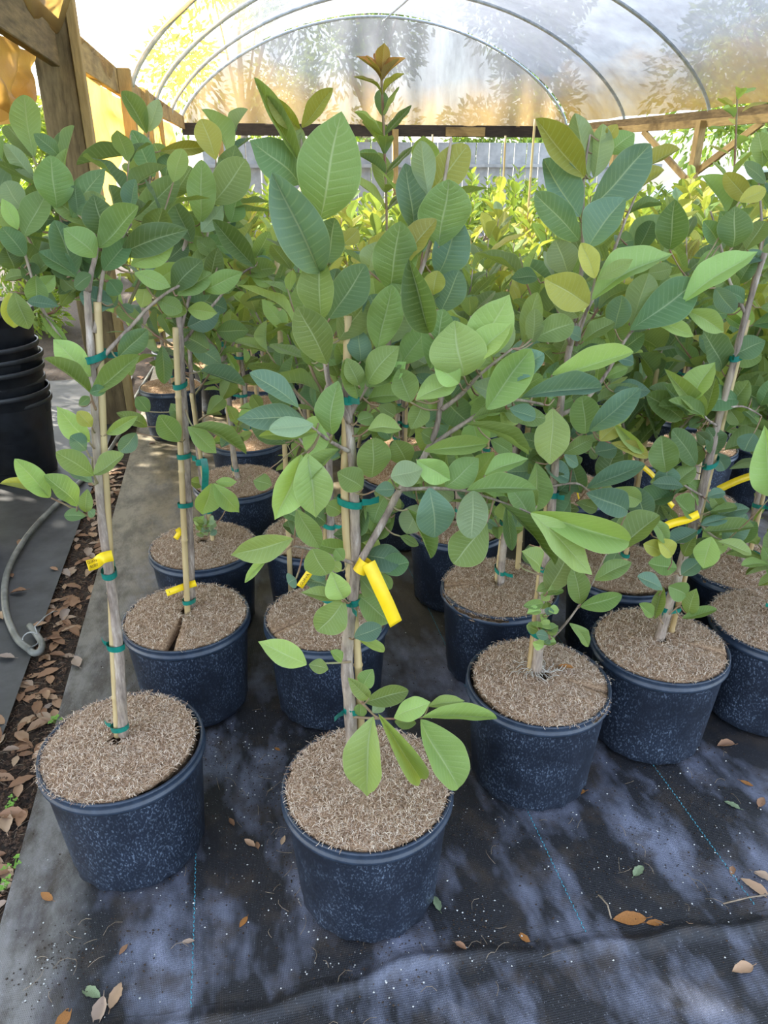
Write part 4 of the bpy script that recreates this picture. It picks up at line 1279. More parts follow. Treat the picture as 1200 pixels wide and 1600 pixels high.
p7.table(750, 550, 2.6667, '''
965 770 930 902 94 l .06
990 790 1132 842 58 l .05
848 562 718 548 54 b .04
892 680 812 610 92 m .03
905 745 785 800 74 b .05
885 205 980 42 104 l .02
930 272 768 70 64 l .02
932 278 784 202 62 m .03
942 268 984 108 64 m .02
772 502 755 348 108 m .04
900 470 800 322 92 d .02
948 605 1022 585 46 b .04
958 665 1072 648 38 m .02
920 722 1032 688 52 b .04
932 745 1142 728 62 m .03
1215 600 1185 305 128 l .10
690 702 648 562 92 b .0
700 690 782 800 60 m .0
760 990 655 935 64 b .03
785 975 862 1012 74 m .04
868 1092 902 985 62 m .02
842 1110 988 1072 42 m .03
722 1100 662 1048 52 m .03
725 1112 762 978 48 m .02
1140 340 1100 412 80 b .0
1042 240 1082 300 56 m .0
880 905 970 780 110 d .02
800 560 900 480 70 m .0
780 560 780 470 90 b .0
850 850 900 760 60 m .02
760 830 680 800 60 Y .02
800 850 740 780 70 Y .03
820 900 700 880 80 m .03
840 930 920 870 70 b .02
1010 660 960 590 50 m .0
''')
p7.table(750, 150, 2.6667, '''
1175 300 1160 150 84 m -.02
1110 640 1190 520 90 m .0
1060 560 1000 480 70 d .0
1090 700 1190 660 60 b .0
1050 1080 1190 1020 90 d .0
1100 860 1010 800 60 d .0
1190 360 1100 280 60 d .0
1120 440 1020 320 70 y -.03
''')
P = [at_y(1092, 803, p7.Y - 0.035), at_y(1075, 811, p7.Y - .05), at_y(1050, 818, p7.Y - .05), at_y(1026, 829, p7.Y - 0.06)]
label_tag(p7.root, [p7.L(p) for p in P], 0.020, Vector((0.05, -1, 0.5)).normalized())
p7.fill([(1170, 470, 0.05, (0.1, .3, 1), .35), (1160, 500, 0.1, (-0.5, .3, .9), .33), (1190, 420, 0.08, (0.5, .3, .9), .33), (1120, 680, 0.08, (.9, .3, .4), .26), (1110, 700, .1, (.4, .4, .5), .25), (1130, 620, .1, (-.8, .2, .6), .25)])

for H_, (x0, x1, y0, y1), n in ((p6, (835, 960, 560, 860), 60), (p7, (1040, 1200, 430, 860), 60), (p1, (20, 330, 230, 480), 45), (p3, (230, 420, 300, 520), 45)):
    for k in range(n):
        rr = H_.rr; cand = [q for q in H_.st if x0 < q[0] < x1 and y0 < q[1] < y1]
        P_ = rr.choice(cand); an = rr.uniform(0, 2 * pi); ln = rr.uniform(32, 75); bx, by = P_[0] + rr.uniform(-35, 35), P_[1] + rr.uniform(-25, 25)
        H_.leaf(bx, by, bx + cos(an) * ln, by + sin(an) * ln * .8 - 10, ln * rr.uniform(.4, .58), rr.choice('mmddblk'), -rr.uniform(0.02, 0.10))

# ---- centre pot behind the front one (slit mat, tag with print)
p4 = Hand(510, 966, 'guava tree directly behind the front centre pot, coir mat slit sideways', 'slit_small', pi + 0.35, seed=14)
tr = p4.stem([(520, 950), (518, 880), (516, 800), (514, 720), (512, 660), (510, 600), (505, 540)], 0.0108, 0.006, 'trunk', dY0=0.0)
sk = p4.cane((510, 955), (505, 560), 0.015, 0.0074)
p4.ties(tr, sk, (700, 820, 938), 0.0108)
p4.stem([(514, 740), (480, 700), (450, 660), (430, 610)], 0.004, 0.002, dY0=0, dY1=.04)
p4.stem([(512, 660), (540, 600), (570, 540), (590, 480)], 0.004, 0.002, dY0=0, dY1=.04)
p4.table(350, 550, 2.4, '''
380 850 300 800 60 b .0
390 880 290 850 60 b .0
380 640 300 590 80 d .0
300 640 180 580 60 d .0
240 620 330 690 70 d -.02
380 540 300 560 60 m .0
110 480 180 500 60 m .0
400 560 480 570 60 d .0
330 670 220 650 60 d -.03
230 340 100 240 90 d .0
250 200 170 120 80 d .0
''')
P = [at_y(520, 852, p4.Y - 0.02), at_y(507, 862, p4.Y - .03), at_y(488, 888, p4.Y - .035), at_y(468, 917, p4.Y - 0.04)]
label_tag(p4.root, [p4.L(p) for p in P], 0.020, Vector((0.05, -1, 0.5)).normalized(), 'GUAVA RUBY', (p4.L(at_y(516, 853, p4.Y)), Vector((0.1, 0, 1)).normalized(), 0.014))
p4.fill([(505, 560, 0.03, (-0.3, .2, 1), .32), (508, 600, 0.05, (0.5, .2, .8), .3), (512, 660, 0.04, (-0.8, .1, .6), .3), (505, 600, .06, (.1, .3, 1), .34), (514, 720, .05, (-.9, .2, .3), .22), (514, 720, .05, (.8, .3, .4), .2), (500, 540, .08, (-.7, .3, .8), .3)], 'd')

# ---- pot with basal clump left of centre
p5 = Hand(318, 856, 'guava tree third in the left row, tuft of tiny leaves at its foot', 'fine2', 0.9, seed=15)
tr = p5.stem([(326, 835), (320, 780), (312, 720), (306, 660), (300, 600), (296, 540)], 0.0105, 0.006, 'trunk', dY0=0.01, dY1=0.02)
sk = p5.cane((331, 835), (299, 615), -0.004, 0.0074)
p5.ties(tr, sk, (722, 800), 0.0110, 0.0085, wide=0.022)
P = [at_y(318, 716, p5.Y - 0.02), at_y(321, 735, p5.Y - .028), at_y(320, 765, p5.Y - .02)]
mb = MB(); pts = smoothpath([p5.L(q) for q in P], 4)
mb.add([v for q in pts for v in (q + Vector((-.011, 0, 0)), q + Vector((.011, -.004, 0)))], [(2 * i, 2 * i + 1, 2 * i + 3, 2 * i + 2) for i in range(len(pts) - 1)]); mb.build('tie', M_TIE, p5.root)
p5.stem([(325, 830), (345, 810), (358, 785), (372, 765), (392, 742)], 0.0022, 0.0012, dY0=-0.02, dY1=-.02)
p5.stem([(325, 825), (322, 790), (328, 757)], 0.002, 0.0012, dY0=-0.03, dY1=-.06)
p5.table(0, 400, 3.0, '''
992 1065 948 1212 102 l .02
1000 1065 1122 1202 78 l .02
960 1070 890 1055 50 m .0
1010 1060 1110 1058 40 l .0
''')
for k in range(22):
    rr = p5.rr; bx, by = rr.uniform(312, 332), rr.uniform(812, 842); an = rr.uniform(0, 2 * pi)
    p5.leaf(bx, by, bx + cos(an) * 13, by - abs(sin(an)) * 12, rr.uniform(6, 9), rr.choice('bum'), rr.uniform(0.0, 0.03))
P = [at_y(277, 826, p5.Y - 0.03), at_y(280, 832, p5.Y - .03), at_y(274, 842, p5.Y - .03)]
label_tag(p5.root, [p5.L(p) for p in P], 0.018, Vector((0.05, -1, 0.5)).normalized())
p5.fill([(298, 560, 0.03, (0.3, .3, 1), .34), (299, 580, 0.05, (-0.5, .3, .8), .32), (302, 620, 0.04, (0.8, .3, .6), .3), (300, 600, .06, (-.1, .3, 1), .36), (306, 660, .05, (.8, .2, .3), .26), (300, 590, .05, (-.9, .3, .5), .3)], 'd')

# ---- the remaining near pots, each with its own crown
NEAR = [
 (780, 922, 'slit_small', 'guava tree just behind and left of the root-covered pot, leafy at its foot'),
 (1213, 978, 'fine2', 'guava tree in the rightmost front pot, cut off by the right picture edge'),
 (972, 893, 'fine', 'guava tree in the pot behind the leaning tree, between two front pots'),
 (1158, 888, 'slit', 'guava tree in the second row from the front, behind the rightmost pot'),
 (490, 842, 'fine2', 'guava tree third back in the centre column, pot half hidden by hanging leaves'),
 (715, 823, 'rough', 'guava tree right of centre in the third row, straw-like debris on its pot'),
 (372, 757, 'fine2', 'guava tree fourth back on the left, low rounded leaves above its brown mat'),
 (388, 690, 'far', 'guava tree fifth back on the left, standing at the edge of the open ground'),
 (745, 664, 'far', 'guava tree seen through the gap above the long drooping branch, fifth row'),
 (888, 768, 'far', 'guava tree with thin hanging tag, fourth row, right of centre'),
 (1078, 790, 'far', 'guava tree in the third row at right, brown mat visible between leaning stems'),
 (992, 712, 'far', 'guava tree in a small pot gap behind the yellow tag at right'),
]
DONE = []
for i, (px, py, kind, lab) in enumerate(NEAR):
    p = at_z(px, py, 0.29); DONE.append((p.x, p.y))
    h = [1.30, 1.45, 1.35, 1.42, 1.28, 1.32, 1.34, 1.28, 1.35, 1.38, 1.45, 1.4][i]
    plant(p.x, p.y, 40 + i, lab, h, 0, [5, 6, 5, 5, 4, 5, 5, 5, 5, 5, 5, 5][i], kind, None, 'dmdmmdmdmmdm'[i], 'lylylmlyyYyY'[i], spread=0.42, trunk_h=0.92, low=[5, 5, 4, 4, 4, 4, 4, 3, 4, 4, 4, 4][i])
# yellow tags that show among the right-hand stems
def hanging_tag(px, pts, w):
    a = None
for (pts, w, Yd, lab) in (([(1172, 744), (1150, 752), (1122, 765)], 0.022, 1.80, 'yellow strip tag stretched level between two stems at the right edge'),
                    ([(1003, 728), (1022, 745), (1034, 770), (1052, 792)], 0.020, 2.3, 'long yellow strip tag slanting down behind leaves right of centre'),
                    ([(884, 730), (896, 735), (900, 760), (908, 792)], 0.006, 2.1, 'thin edge-on yellow tag dangling right of the second trunk')):
    rt = thing('strip_tag', lab, 'plant tag', at_y(pts[0][0], pts[0][1], Yd))
    label_tag(rt, [at_y(a, b, Yd - 0.01 * i) - rt.location for i, (a, b) in enumerate(pts)], w, Vector((0.05, -1, 0.5)).normalized())

# ------------------------------------------------------------------ rows further back
NTH = ['first', 'second', 'third', 'fourth', 'fifth', 'sixth', 'seventh', 'eighth', 'ninth', 'tenth', 'eleventh', 'twelfth', 'thirteenth', 'fourteenth']
ORD = ['third', 'fourth', 'fifth', 'sixth', 'seventh', 'eighth', 'ninth', 'tenth', 'eleventh', 'twelfth', 'thirteenth']
allp = [(h.o.x, h.o.y) for h in (c, p1, p3, p6, p7, p4, p5)] + DONE
row = 0; y = 2.34; seed = 200
while y < 9.6:
    x = -0.05 + (0.24 if row % 2 else 0.0); ci = 0
    if y > 4.4: x -= 0.25
    while x < min(0.80 * y + 0.35, 6.2):
        jx = x + 0.05 * sin(seed * 2.3); jy = y + 0.05 * cos(seed * 1.7)
        if all((jx - a) ** 2 + (jy - b) ** 2 > 0.38 ** 2 for a, b in allp):
            allp.append((jx, jy)); lod = 1 if y < 5.6 else 2
            if y < 5.6:
                grp, lab = 'guava trees in the crowded middle rows', 'guava tree in the %s row from the front, %s from the left' % (ORD[row], NTH[ci])
            else:
                grp, lab = 'sunlit guava trees in the far rows', 'sunlit yellow-green guava tree in the far rows near the end wall'
            hh = (1.30 if y < 5.6 else 1.26) + 0.10 * sin(seed * 1.1) + (0.12 if jx > 2.6 else 0)
            plant(jx, jy, seed, lab, hh, lod, 5 if lod == 1 else 6, 'far' if seed % 3 else 'far_slit', grp, 'm' if seed % 2 else 'y', 'Y', spread=0.40, low=3 if y < 4.2 else 0, trunk_h=0.88)
        x += 0.47 if y < 5.6 else 0.60; ci += 1; seed += 1
    y += 0.53 if y < 5 else 0.66; row += 1
# tall plants that stand above the rest
q = at_y(622, 560, 3.15)
tall = plant(q.x, 3.15, 901, 'tall slender guava tree rising behind the front centre tree, orange new leaves at its top', 1.3, 1, 3, 'far', None, 'm', 'y', spread=0.35, trunk_h=1.0)
rr = random.Random(55); tp = at_y(596, 118, 3.15); base = at_y(604, 330, 3.15)
mb = MB(); pts = [base - tall.location.copy() + Vector((0, 0, -0.35)), base - tall.location, tp - tall.location]; mb.tube(smoothpath(pts, 6), 0.005, 8); mb.build('branch', M_TWIG, tall)
for k in range(8):
    t = k / 7; s0 = base.lerp(tp, t)
    for sg in (0, 1):
        an = k * 1.57 + sg * pi + rr.uniform(-.3, .7); d = Vector((cos(an), sin(an) * .8, rr.uniform(0.1, .9) + 0.4 * t)).normalized(); L_ = (0.18 - 0.06 * t) * rr.uniform(.8, 1.15)
        cd = 'r' if k >= 7 else ('y' if k == 6 else rr.choice('mdkl'))
        place_leaf(tall, s0, s0 + d * L_, Vector((0, 0, 1)) - d * d.z + Vector((0, -.3, 0)), L_ * .44, cd, rr)
for k in range(5):
    an = k * 1.26 + .3; d = Vector((cos(an), sin(an) * .6, rr.uniform(.3, .9))).normalized()
    place_leaf(tall, tp + Vector((0, 0, -.02)), tp + d * rr.uniform(.09, .13), Vector((0, -.6, 1)) - d * d.z, .045, rr.choice('rry'), rr)
q = at_y(1145, 400, 2.9)
sap = plant(q.x, 2.9, 905, 'slim young guava tree with small leaves standing highest at the right edge', 1.35, 1, 3, 'far', None, 'm', 'l', spread=0.35, trunk_h=1.0)
base = at_y(1142, 330, 2.9); tp = at_y(1152, 150, 2.9)
mb = MB(); mb.tube(smoothpath([base - sap.location + Vector((0, 0, -.4)), base - sap.location, tp - sap.location], 6), 0.004, 7); mb.build('branch', M_TWIG, sap)
for k in range(12):
    t = 0.45 + 0.55 * k / 11; s0 = base.lerp(tp, t); an = k * 2.3; d = Vector((cos(an), sin(an), 0.35)).normalized(); L_ = rr.uniform(.06, .10)
    place_leaf(sap, s0 + d * .02, s0 + d * (L_ + .02), Vector((0, 0, 1)) - d * d.z + Vector((0, -.3, 0)), L_ * .45, rr.choice('lmY'), rr)
# bare cane tops sticking out over the far rows
for (px, top, Yd, bot) in ((836, 186, 5.2, 330), (790, 212, 6.4, 330), (676, 210, 6.9, 330), (842, 436, 1.95, 560), (432, 385, 2.2, 560)):
    a = at_y(px, top, Yd); b_ = at_y(px - 10 if px > 800 and top < 200 else px - 2, bot, Yd)
    rt = thing('bamboo_cane', {836: 'tallest bare tan bamboo cane rising over the far rows, right of centre', 790: 'pale bare cane just left of the tallest tan cane', 676: 'short bare cane above the yellow-green leaves, left of the pale one',
        842: 'weathered grey cane top left of the upright brown-tipped shoot', 432: 'weathered cane top left of the huge centre leaves'}[px], 'cane', (b_.x, b_.y, 0.02))
    stake(rt, (0, 0, 0.0), a - rt.location, 0.009)
# the plant on the left whose crown reaches in from outside the frame
pl = plant(-1.50, 2.30, 777, 'guava tree at the left edge, crown reaching in over the stack of black pots', 1.45, 0, 6, 'far', None, 'd', 'm', spread=0.5, trunk_h=1.0, low=0)

# ------------------------------------------------------------------ stacked empty pots, hose, litter
def empty_pot_mesh(R_, H_, name):
    mb = MB(); n = 56
    mb.lathe([(0, 0.003), (R_ * .80, 0.003), (R_ * .84, 0.012), (R_ * .90, H_ * .80), (R_ * .935, H_ * .82), (R_ * .95, H_ * .93), (R_ * .99, H_ * .935), (R_, H_ * .95), (R_, H_ * .99), (R_ * .98, H_), (R_ * .955, H_ * .985), (R_ * .94, H_ * .93), (R_ * .82, 0.02), (0, 0.02)], n)
    return mb.mesh(name, M_BLACK)
sp = empty_pot_mesh(0.235, 0.42, 'nursery_pot')
bx, by = -1.165, 4.05; ZS = [0.0, 0.055, 0.10, 0.17, 0.225, 0.29, 0.45]
STL = ['bottom', 'second lowest', 'third lowest', 'middle', 'third highest', 'second highest', 'topmost']
for k, z in enumerate(ZS):
    o = link('nursery_pot', sp); o.location = (bx + 0.006 * sin(k * 2.1), by + 0.006 * cos(k * 3.1), z - 0.008)
    o.rotation_euler = (0.012 * sin(k * 1.9), 0.012 * cos(k * 2.7), k)
    tag(o, 'empty black nursery pot, %s of the tall stack at the left edge' % STL[k], 'pot', 'stacked black pots')
sp2 = empty_pot_mesh(0.16, 0.28, 'nursery_pot')
for k, (x, y, z) in enumerate(((-1.20, 3.12, -0.01), (-1.20, 3.12, 0.03), (-0.955, 1.70, -0.02))):
    o = link('nursery_pot', sp2); o.location = (x, y, z); o.rotation_euler = (0, 0, k)
    tag(o, ['lower of two small nested black pots in front of the tall stack', 'upper of two small nested black pots in front of the tall stack', 'black pot cut by the left edge beside the littered soil'][k], 'pot')
def hose():
    P = [(-0.60, 6.3), (-0.68, 5.3), (-0.69, 4.75), (-0.74, 4.2), (-0.84, 3.68), (-0.935, 3.26), (-0.955, 2.9), (-0.90, 2.6), (-0.815, 2.38), (-0.745, 2.28)]
    pts = [Vector((x, y, 0.007 if i > 3 else -0.012)) for i, (x, y) in enumerate(P)]; root = thing('irrigation_hose', 'grey poly irrigation hose curving over the left fabric, end folded back and wired', 'hose', pts[-1])
    mb = MB(); mb.tube([p - pts[-1] for p in smoothpath(pts, 8)], 0.0125, 12); mb.build('hose_run', M_HOSE, root)
    mb = MB(); f = [Vector((-0.735, 2.265, .006)), Vector((-0.712, 2.262, .012)), Vector((-0.712, 2.30, .018)), Vector((-0.742, 2.36, .020)), Vector((-0.775, 2.42, .020))]
    mb.tube([p - pts[-1] for p in smoothpath([pts[-2].lerp(pts[-1], .8)] + f, 5)], 0.0115, 10); mb.build('folded_end', M_HOSE, root)
    mb = MB(); ring = [Vector((-0.755 + 0.027 * cos(a), 2.335 + 0.012 * sin(a), 0.016 + 0.022 * sin(a))) for a in [2 * pi * k / 16 for k in range(17)]]
    wire = ring + [Vector((-0.74, 2.36, 0.05)), Vector((-0.72, 2.43, 0.045)), Vector((-0.71, 2.50, 0.02)), Vector((-0.705, 2.53, 0.0))]
    mb.tube([p - pts[-1] for p in wire], 0.0022, 6); mb.build('wire', M_WIRE, root)
hose()

def litter_material(name, a, b_):
    m, nt, N, L, b = newmat(name); oi = nd(nt, 'ShaderNodeObjectInfo'); tc = nd(nt, 'ShaderNodeTexCoord')
    c_ = ramp(nt, oi.outputs['Random'], [(0, a), (0.5, b_), (0.8, lin('c4a684')), (1, lin('a8978a'))]).outputs[0]
    n = noise_tex(nt, 60, 4, .6, tc.outputs['Object']); c_ = mixc(nt, math_n(nt, 'MULTIPLY', n.outputs[0], .5), c_, lin('6a4e38'))
    L.new(c_, b.inputs['Base Color']); b.inputs['Roughness'].default_value = 0.7; return m
M_DRY = litter_material('dry_leaf', lin('8a6446'), lin('ad8462')); M_DRYO = simple('orange_dry_leaf', lin('b0763a'), 0.6, lin('7d5228'), 50)
M_GREENISH = simple('withered_green_leaf', lin('8b9a74'), 0.7, lin('5c6b4c'), 50)
M_STRAW = simple('straw', lin('a08f78'), 0.8, lin('6f5f4c'), 40)
def dry_mesh(seed):
    rr = random.Random(seed); mb = MB(); nu, nv = 6, 12; cu = rr.uniform(-0.5, 0.8); tw = rr.uniform(-.8, .8); cup = rr.uniform(0.2, 1.1)
    for j in range(nv + 1):
        v = j / nv; w = sin(pi * v ** 0.9) ** 0.8 * rr.uniform(.9, 1.1)
        for i in range(nu + 1):
            u = 2 * i / nu - 1; x = u * .22 * w; z = cup * .22 * u * u * w + cu * .3 * v * (1 - v) + tw * u * .1 * v + 0.02 * rr.uniform(-1, 1)
            mb.v.append((x, v - .5, z))
    n = nu + 1; mb.f = [(j * n + i, j * n + i + 1, (j + 1) * n + i + 1, (j + 1) * n + i) for j in range(nv) for i in range(nu)]
    zmin = min(v[2] for v in mb.v if abs(v[1]) < .4); mb.v = [(a, b, c_ - zmin) for a, b, c_ in mb.v]
    mb.tube([(0, -.5, .0 - zmin * 0), (0.01, -.58, .02), (0.03, -.68, .02)], 0.012, 5)
    return mb
DRY = [dry_mesh(70 + k).mesh('dry_leaf', M_DRY) for k in range(8)]; DRYO = [dry_mesh(70 + k).mesh('dry_leaf', M_DRYO) for k in (1, 4)]; DRYG = [dry_mesh(74).mesh('dry_leaf', M_GREENISH)]
def drop(x, y, z, s, a, lab, grp=None, me=None, rr=R):
    o = link('dry_leaf', me or rr.choice(DRY)); o.location = (x, y, z); o.scale = (s, s, s * rr.uniform(.5, 1))
    o.rotation_euler = (rr.uniform(-.12, .12), rr.uniform(-.12, .12), a); tag(o, lab, 'dry leaf', grp); return o
rl = random.Random(5)
for k in range(240):
    y = 1.25 + 2.9 * rl.random() ** 1.25; x = rl.uniform(-0.745, -0.605) if rl.random() < .8 else rl.uniform(-.98, -.58)
    if y < 2.0: x = rl.uniform(-0.85, -0.61)
    drop(x, y, soil_z(x, y) + 0.003 + 0.006 * rl.random() if -0.745 < x < -0.6 else (0.0 if x > -.6 else soil_z(x, y) * 0 - 0.006), rl.uniform(0.04, 0.082), rl.uniform(0, 6.28),
         'brown dry fallen leaf in the soil strip left of the pots', 'dry leaves along the left soil strip', rr=rl)
for k in range(60):
    y = rl.uniform(4.2, 7.0); x = rl.uniform(-.95, -.1)
    drop(x, y, -0.005 if x > -.6 else -0.018, rl.uniform(0.04, 0.07), rl.uniform(0, 6.28), 'dry fallen leaf on the sunlit ground behind the left rows', 'dry leaves on the ground behind the left rows', rr=rl)
SPOT = [(72, 1398, .040, 'tan curled dry leaf on the faded fabric left of the front left pot', 'o'), (142, 1548, .05, '', 'g'), (180, 1552, .055, 'long grey dry leaf lying along the fabric fold at bottom left', ''),
 (155, 1578, .06, 'broad reddish brown dead leaf by the fold at bottom left', ''), (98, 1590, .055, 'orange brown dead leaf at the very bottom left', 'o'),
 (362, 1283, .03, 'small grey dry leaf highest in the patch between the front two pots', ''), (390, 1315, .035, 'pair-like twisted grey leaf between the two front pots', ''), (402, 1318, .025, 'tiny pale dry leaf touching the twisted grey leaf', ''),
 (442, 1310, .028, 'rounded reddish dry leaf left of the front centre pot', ''), (380, 1437, .03, 'thin orange dry leaf midway along the bottom left fabric', 'o'), (294, 1467, .028, 'pale dry leaf on the left stitched line', ''),
 (192, 1480, .026, 'small brown leaf at lower left with white bits beside it', ''), (433, 1168, .022, 'orange speck-like leaf left of the front centre pot rim', 'o'), (902, 1235, .05, 'orange leaf leaning at the foot of the root-covered pot', 'o'),
 (880, 1250, .03, 'grey curled leaf at the foot of the root-covered pot', ''), (998, 1358, .045, 'crumpled grey-green leaf between the two right stitched lines', 'g'), (1145, 1255, .04, 'crumpled grey-green leaf near the right edge', 'g'),
 (1135, 1162, .055, 'flat oval grey-brown leaf right of the second pot from right', ''), (1168, 1221, .035, 'small orange brown leaf near the right edge', 'o'), (1190, 1250, .045, 'dark curled leaf cut by the right edge', ''),
 (985, 1432, .075, 'long tan curled leaf lying against the fold at lower right', 'o'), (820, 1462, .035, 'orange seed-like leaf bit on the fold below centre right', 'o'), (1145, 1358, .03, 'pale rounded leaf on the right stitched line', ''),
 (1180, 1385, .07, 'big pinkish dry leaf at the right edge', ''), (1195, 1368, .05, 'cream dry leaf above the pinkish one at the right edge', ''), (1160, 1515, .055, 'dark slim leaf on the lower sheet at right', ''),
 (1085, 1452, .03, 'small tan leaf on the fold at lower right', ''), (683, 1408, .04, 'pale green-grey withered leaf beside the front centre pot', 'g'), (1025, 1440, .04, 'folded tan leaf end touching the long curled leaf', 'o'),
 (883, 1052, .03, '', 'skip'), (720, 1480, .03, 'dark brown leaf bit just above the fold at centre', ''), (235, 1322, .02, '', '')]
for (px, py, s, lab, k) in SPOT:
    if k == 'skip' or not lab and k != 'g': continue
    p = at_z(px, py, 0.004); me = DRYO[0] if k == 'o' else DRYG[0] if k == 'g' else None
    zz = fab_z(p.x, p.y) + 0.001
    if p.y < edge_y(p.x): zz += 0.010
    drop(p.x, p.y, zz, s, rl.uniform(0, 6.28), lab or 'small pale green round leaf by the fold at bottom left', None, me, rl)
p = at_z(883, 1052, .31); drop(p.x, p.y, .331, .04, 1.2, 'orange dry leaf resting on the coir mat beside the curled roots', None, DRYO[1], rl)
# twigs
for (a, b_, lab) in (((935, 1398), (955, 1435), 'crooked thin twig above the long curled leaf at lower right'), ((1130, 1412), (1200, 1398), 'straight brown leaf stalk at the right edge')):
    A = at_z(*a, .006); B = at_z(*b_, .006); mb = MB(); mb.tube([Vector((0, 0, 0)), (B - A) * .5 + Vector((.006, 0, .004)), B - A], 0.0018, 6)
    o = mb.build('twig', M_STRAW); o.location = A; tag(o, lab, 'twig')
# crumbs, perlite and stalks: stuff nobody could count
def crumbs(name, lab, mat, n, fn, smin, smax, seed):
    rr = random.Random(seed); mb = MB()
    for _ in range(n):
        x, y, z = fn(rr); s = rr.uniform(smin, smax); pts = []
        for v in ((1, 0, 0), (-1, 0, 0), (0, 1, 0), (0, -1, 0), (0, 0, 1), (0, 0, -.6)):
            pts.append((x + v[0] * s * rr.uniform(.6, 1.3), y + v[1] * s * rr.uniform(.6, 1.3), z + v[2] * s * rr.uniform(.5, 1)))
        mb.add(pts, [(0, 2, 4), (2, 1, 4), (1, 3, 4), (3, 0, 4), (2, 0, 5), (1, 2, 5), (3, 1, 5), (0, 3, 5)])
    o = mb.build(name, mat, smooth=False); tag(o, lab, 'debris', None, 'stuff')
CL = [(-0.02, 1.55, .10), (-.05, 1.35, .10), (.0, 1.2, .08), (-.32, 1.22, .10), (.42, 1.0, .05), (-.45, 1.1, .05), (.8, 1.15, .12), (1.0, 1.0, .10), (-.1, 1.7, .08), (.18, .99, .08), (1.1, 1.25, .1), (.5, 1.35, .08), (-.52, 1.7, .06)]
def on_fab(rr):
    if rr.random() < .7:
        c_ = rr.choice(CL); x, y = rr.gauss(c_[0], c_[2]), rr.gauss(c_[1], c_[2])
    else: x, y = rr.uniform(-.55, 1.5), rr.uniform(.8, 2.2)
    y = max(.6, y); x = max(-.58, x); z = fab_z(x, y) + 0.001
    if y < edge_y(x) + .005: z += 0.009
    return x, y, z
crumbs('soil_crumb', 'dark crumbs of potting soil scattered over the black fabric', M_SOIL, 3200, on_fab, .0008, .0028, 3)
crumbs('perlite', 'tiny white perlite specks scattered over the black fabric', simple('perlite', lin('d8d8d2'), .8, lin('b5b5ae')), 620, on_fab, .0010, .0027, 4)
def on_soil(rr): 
    x, y = rr.uniform(-.80, -.60), 1.2 + 2.8 * rr.random() ** 1.2; return x, y, soil_z(x, y) + .002
crumbs('bark_chip', 'brown bark chips and crumbs covering the bare soil strip', simple('bark_chip', lin('6b513c'), .9, lin('2e231b'), 60), 5200, on_soil, .002, .0075, 6)
mb = MB(); rr = random.Random(8)
for _ in range(420):
    x, y, z = on_soil(rr) if rr.random() < .75 else on_fab(rr); a = rr.uniform(0, 6.28); ln = rr.uniform(.015, .05); cu = rr.uniform(-1, 1)
    mb.tube([(x + cos(a + cu * t) * ln * t, y + sin(a + cu * t) * ln * t, z + .003 + .006 * sin(t * 3)) for t in (0, .33, .66, 1)], .0006, 3, False)
tag(mb.build('dead_stalk', M_STRAW), 'thin dead grass stalks littering the soil strip and fabric', 'debris', None, 'stuff')
# little weeds on the soil edge
M_WEED = simple('weed', lin('7fae3c'), .6, lin('5c8f2c'), 30)
for (px, py, n, lab) in ((22, 1356, 9, 'bright green clover weed at the fabric edge, far left'), (88, 1130, 14, 'little green weed in the soil behind the front left pot'), (15, 1262, 6, 'small weed beside the pot cut by the left edge'), (10, 1390, 7, 'lowest small green weed at the left edge')):
    p = at_z(px, py, -.02); rt = thing('weed', lab, 'weed', p); mb = MB(); rr = random.Random(px)
    for k in range(n):
        a = rr.uniform(0, 6.28); r = rr.uniform(.004, .022); h = rr.uniform(.008, .022); q = Vector((cos(a) * r, sin(a) * r, h)); mb.tube([(0, 0, 0), q * .6, q], .0007, 4)
        for j in range(3):
            b2 = a + j * 2.1; e = Vector((cos(b2), sin(b2), .15)) * .006; f = Vector((-e.y, e.x, 0)) * .6
            mb.add([q, q + e * .6 + f, q + e * 1.3, q + e * .6 - f], [(0, 1, 2, 3)])
    mb.build('sprig', M_WEED, rt)

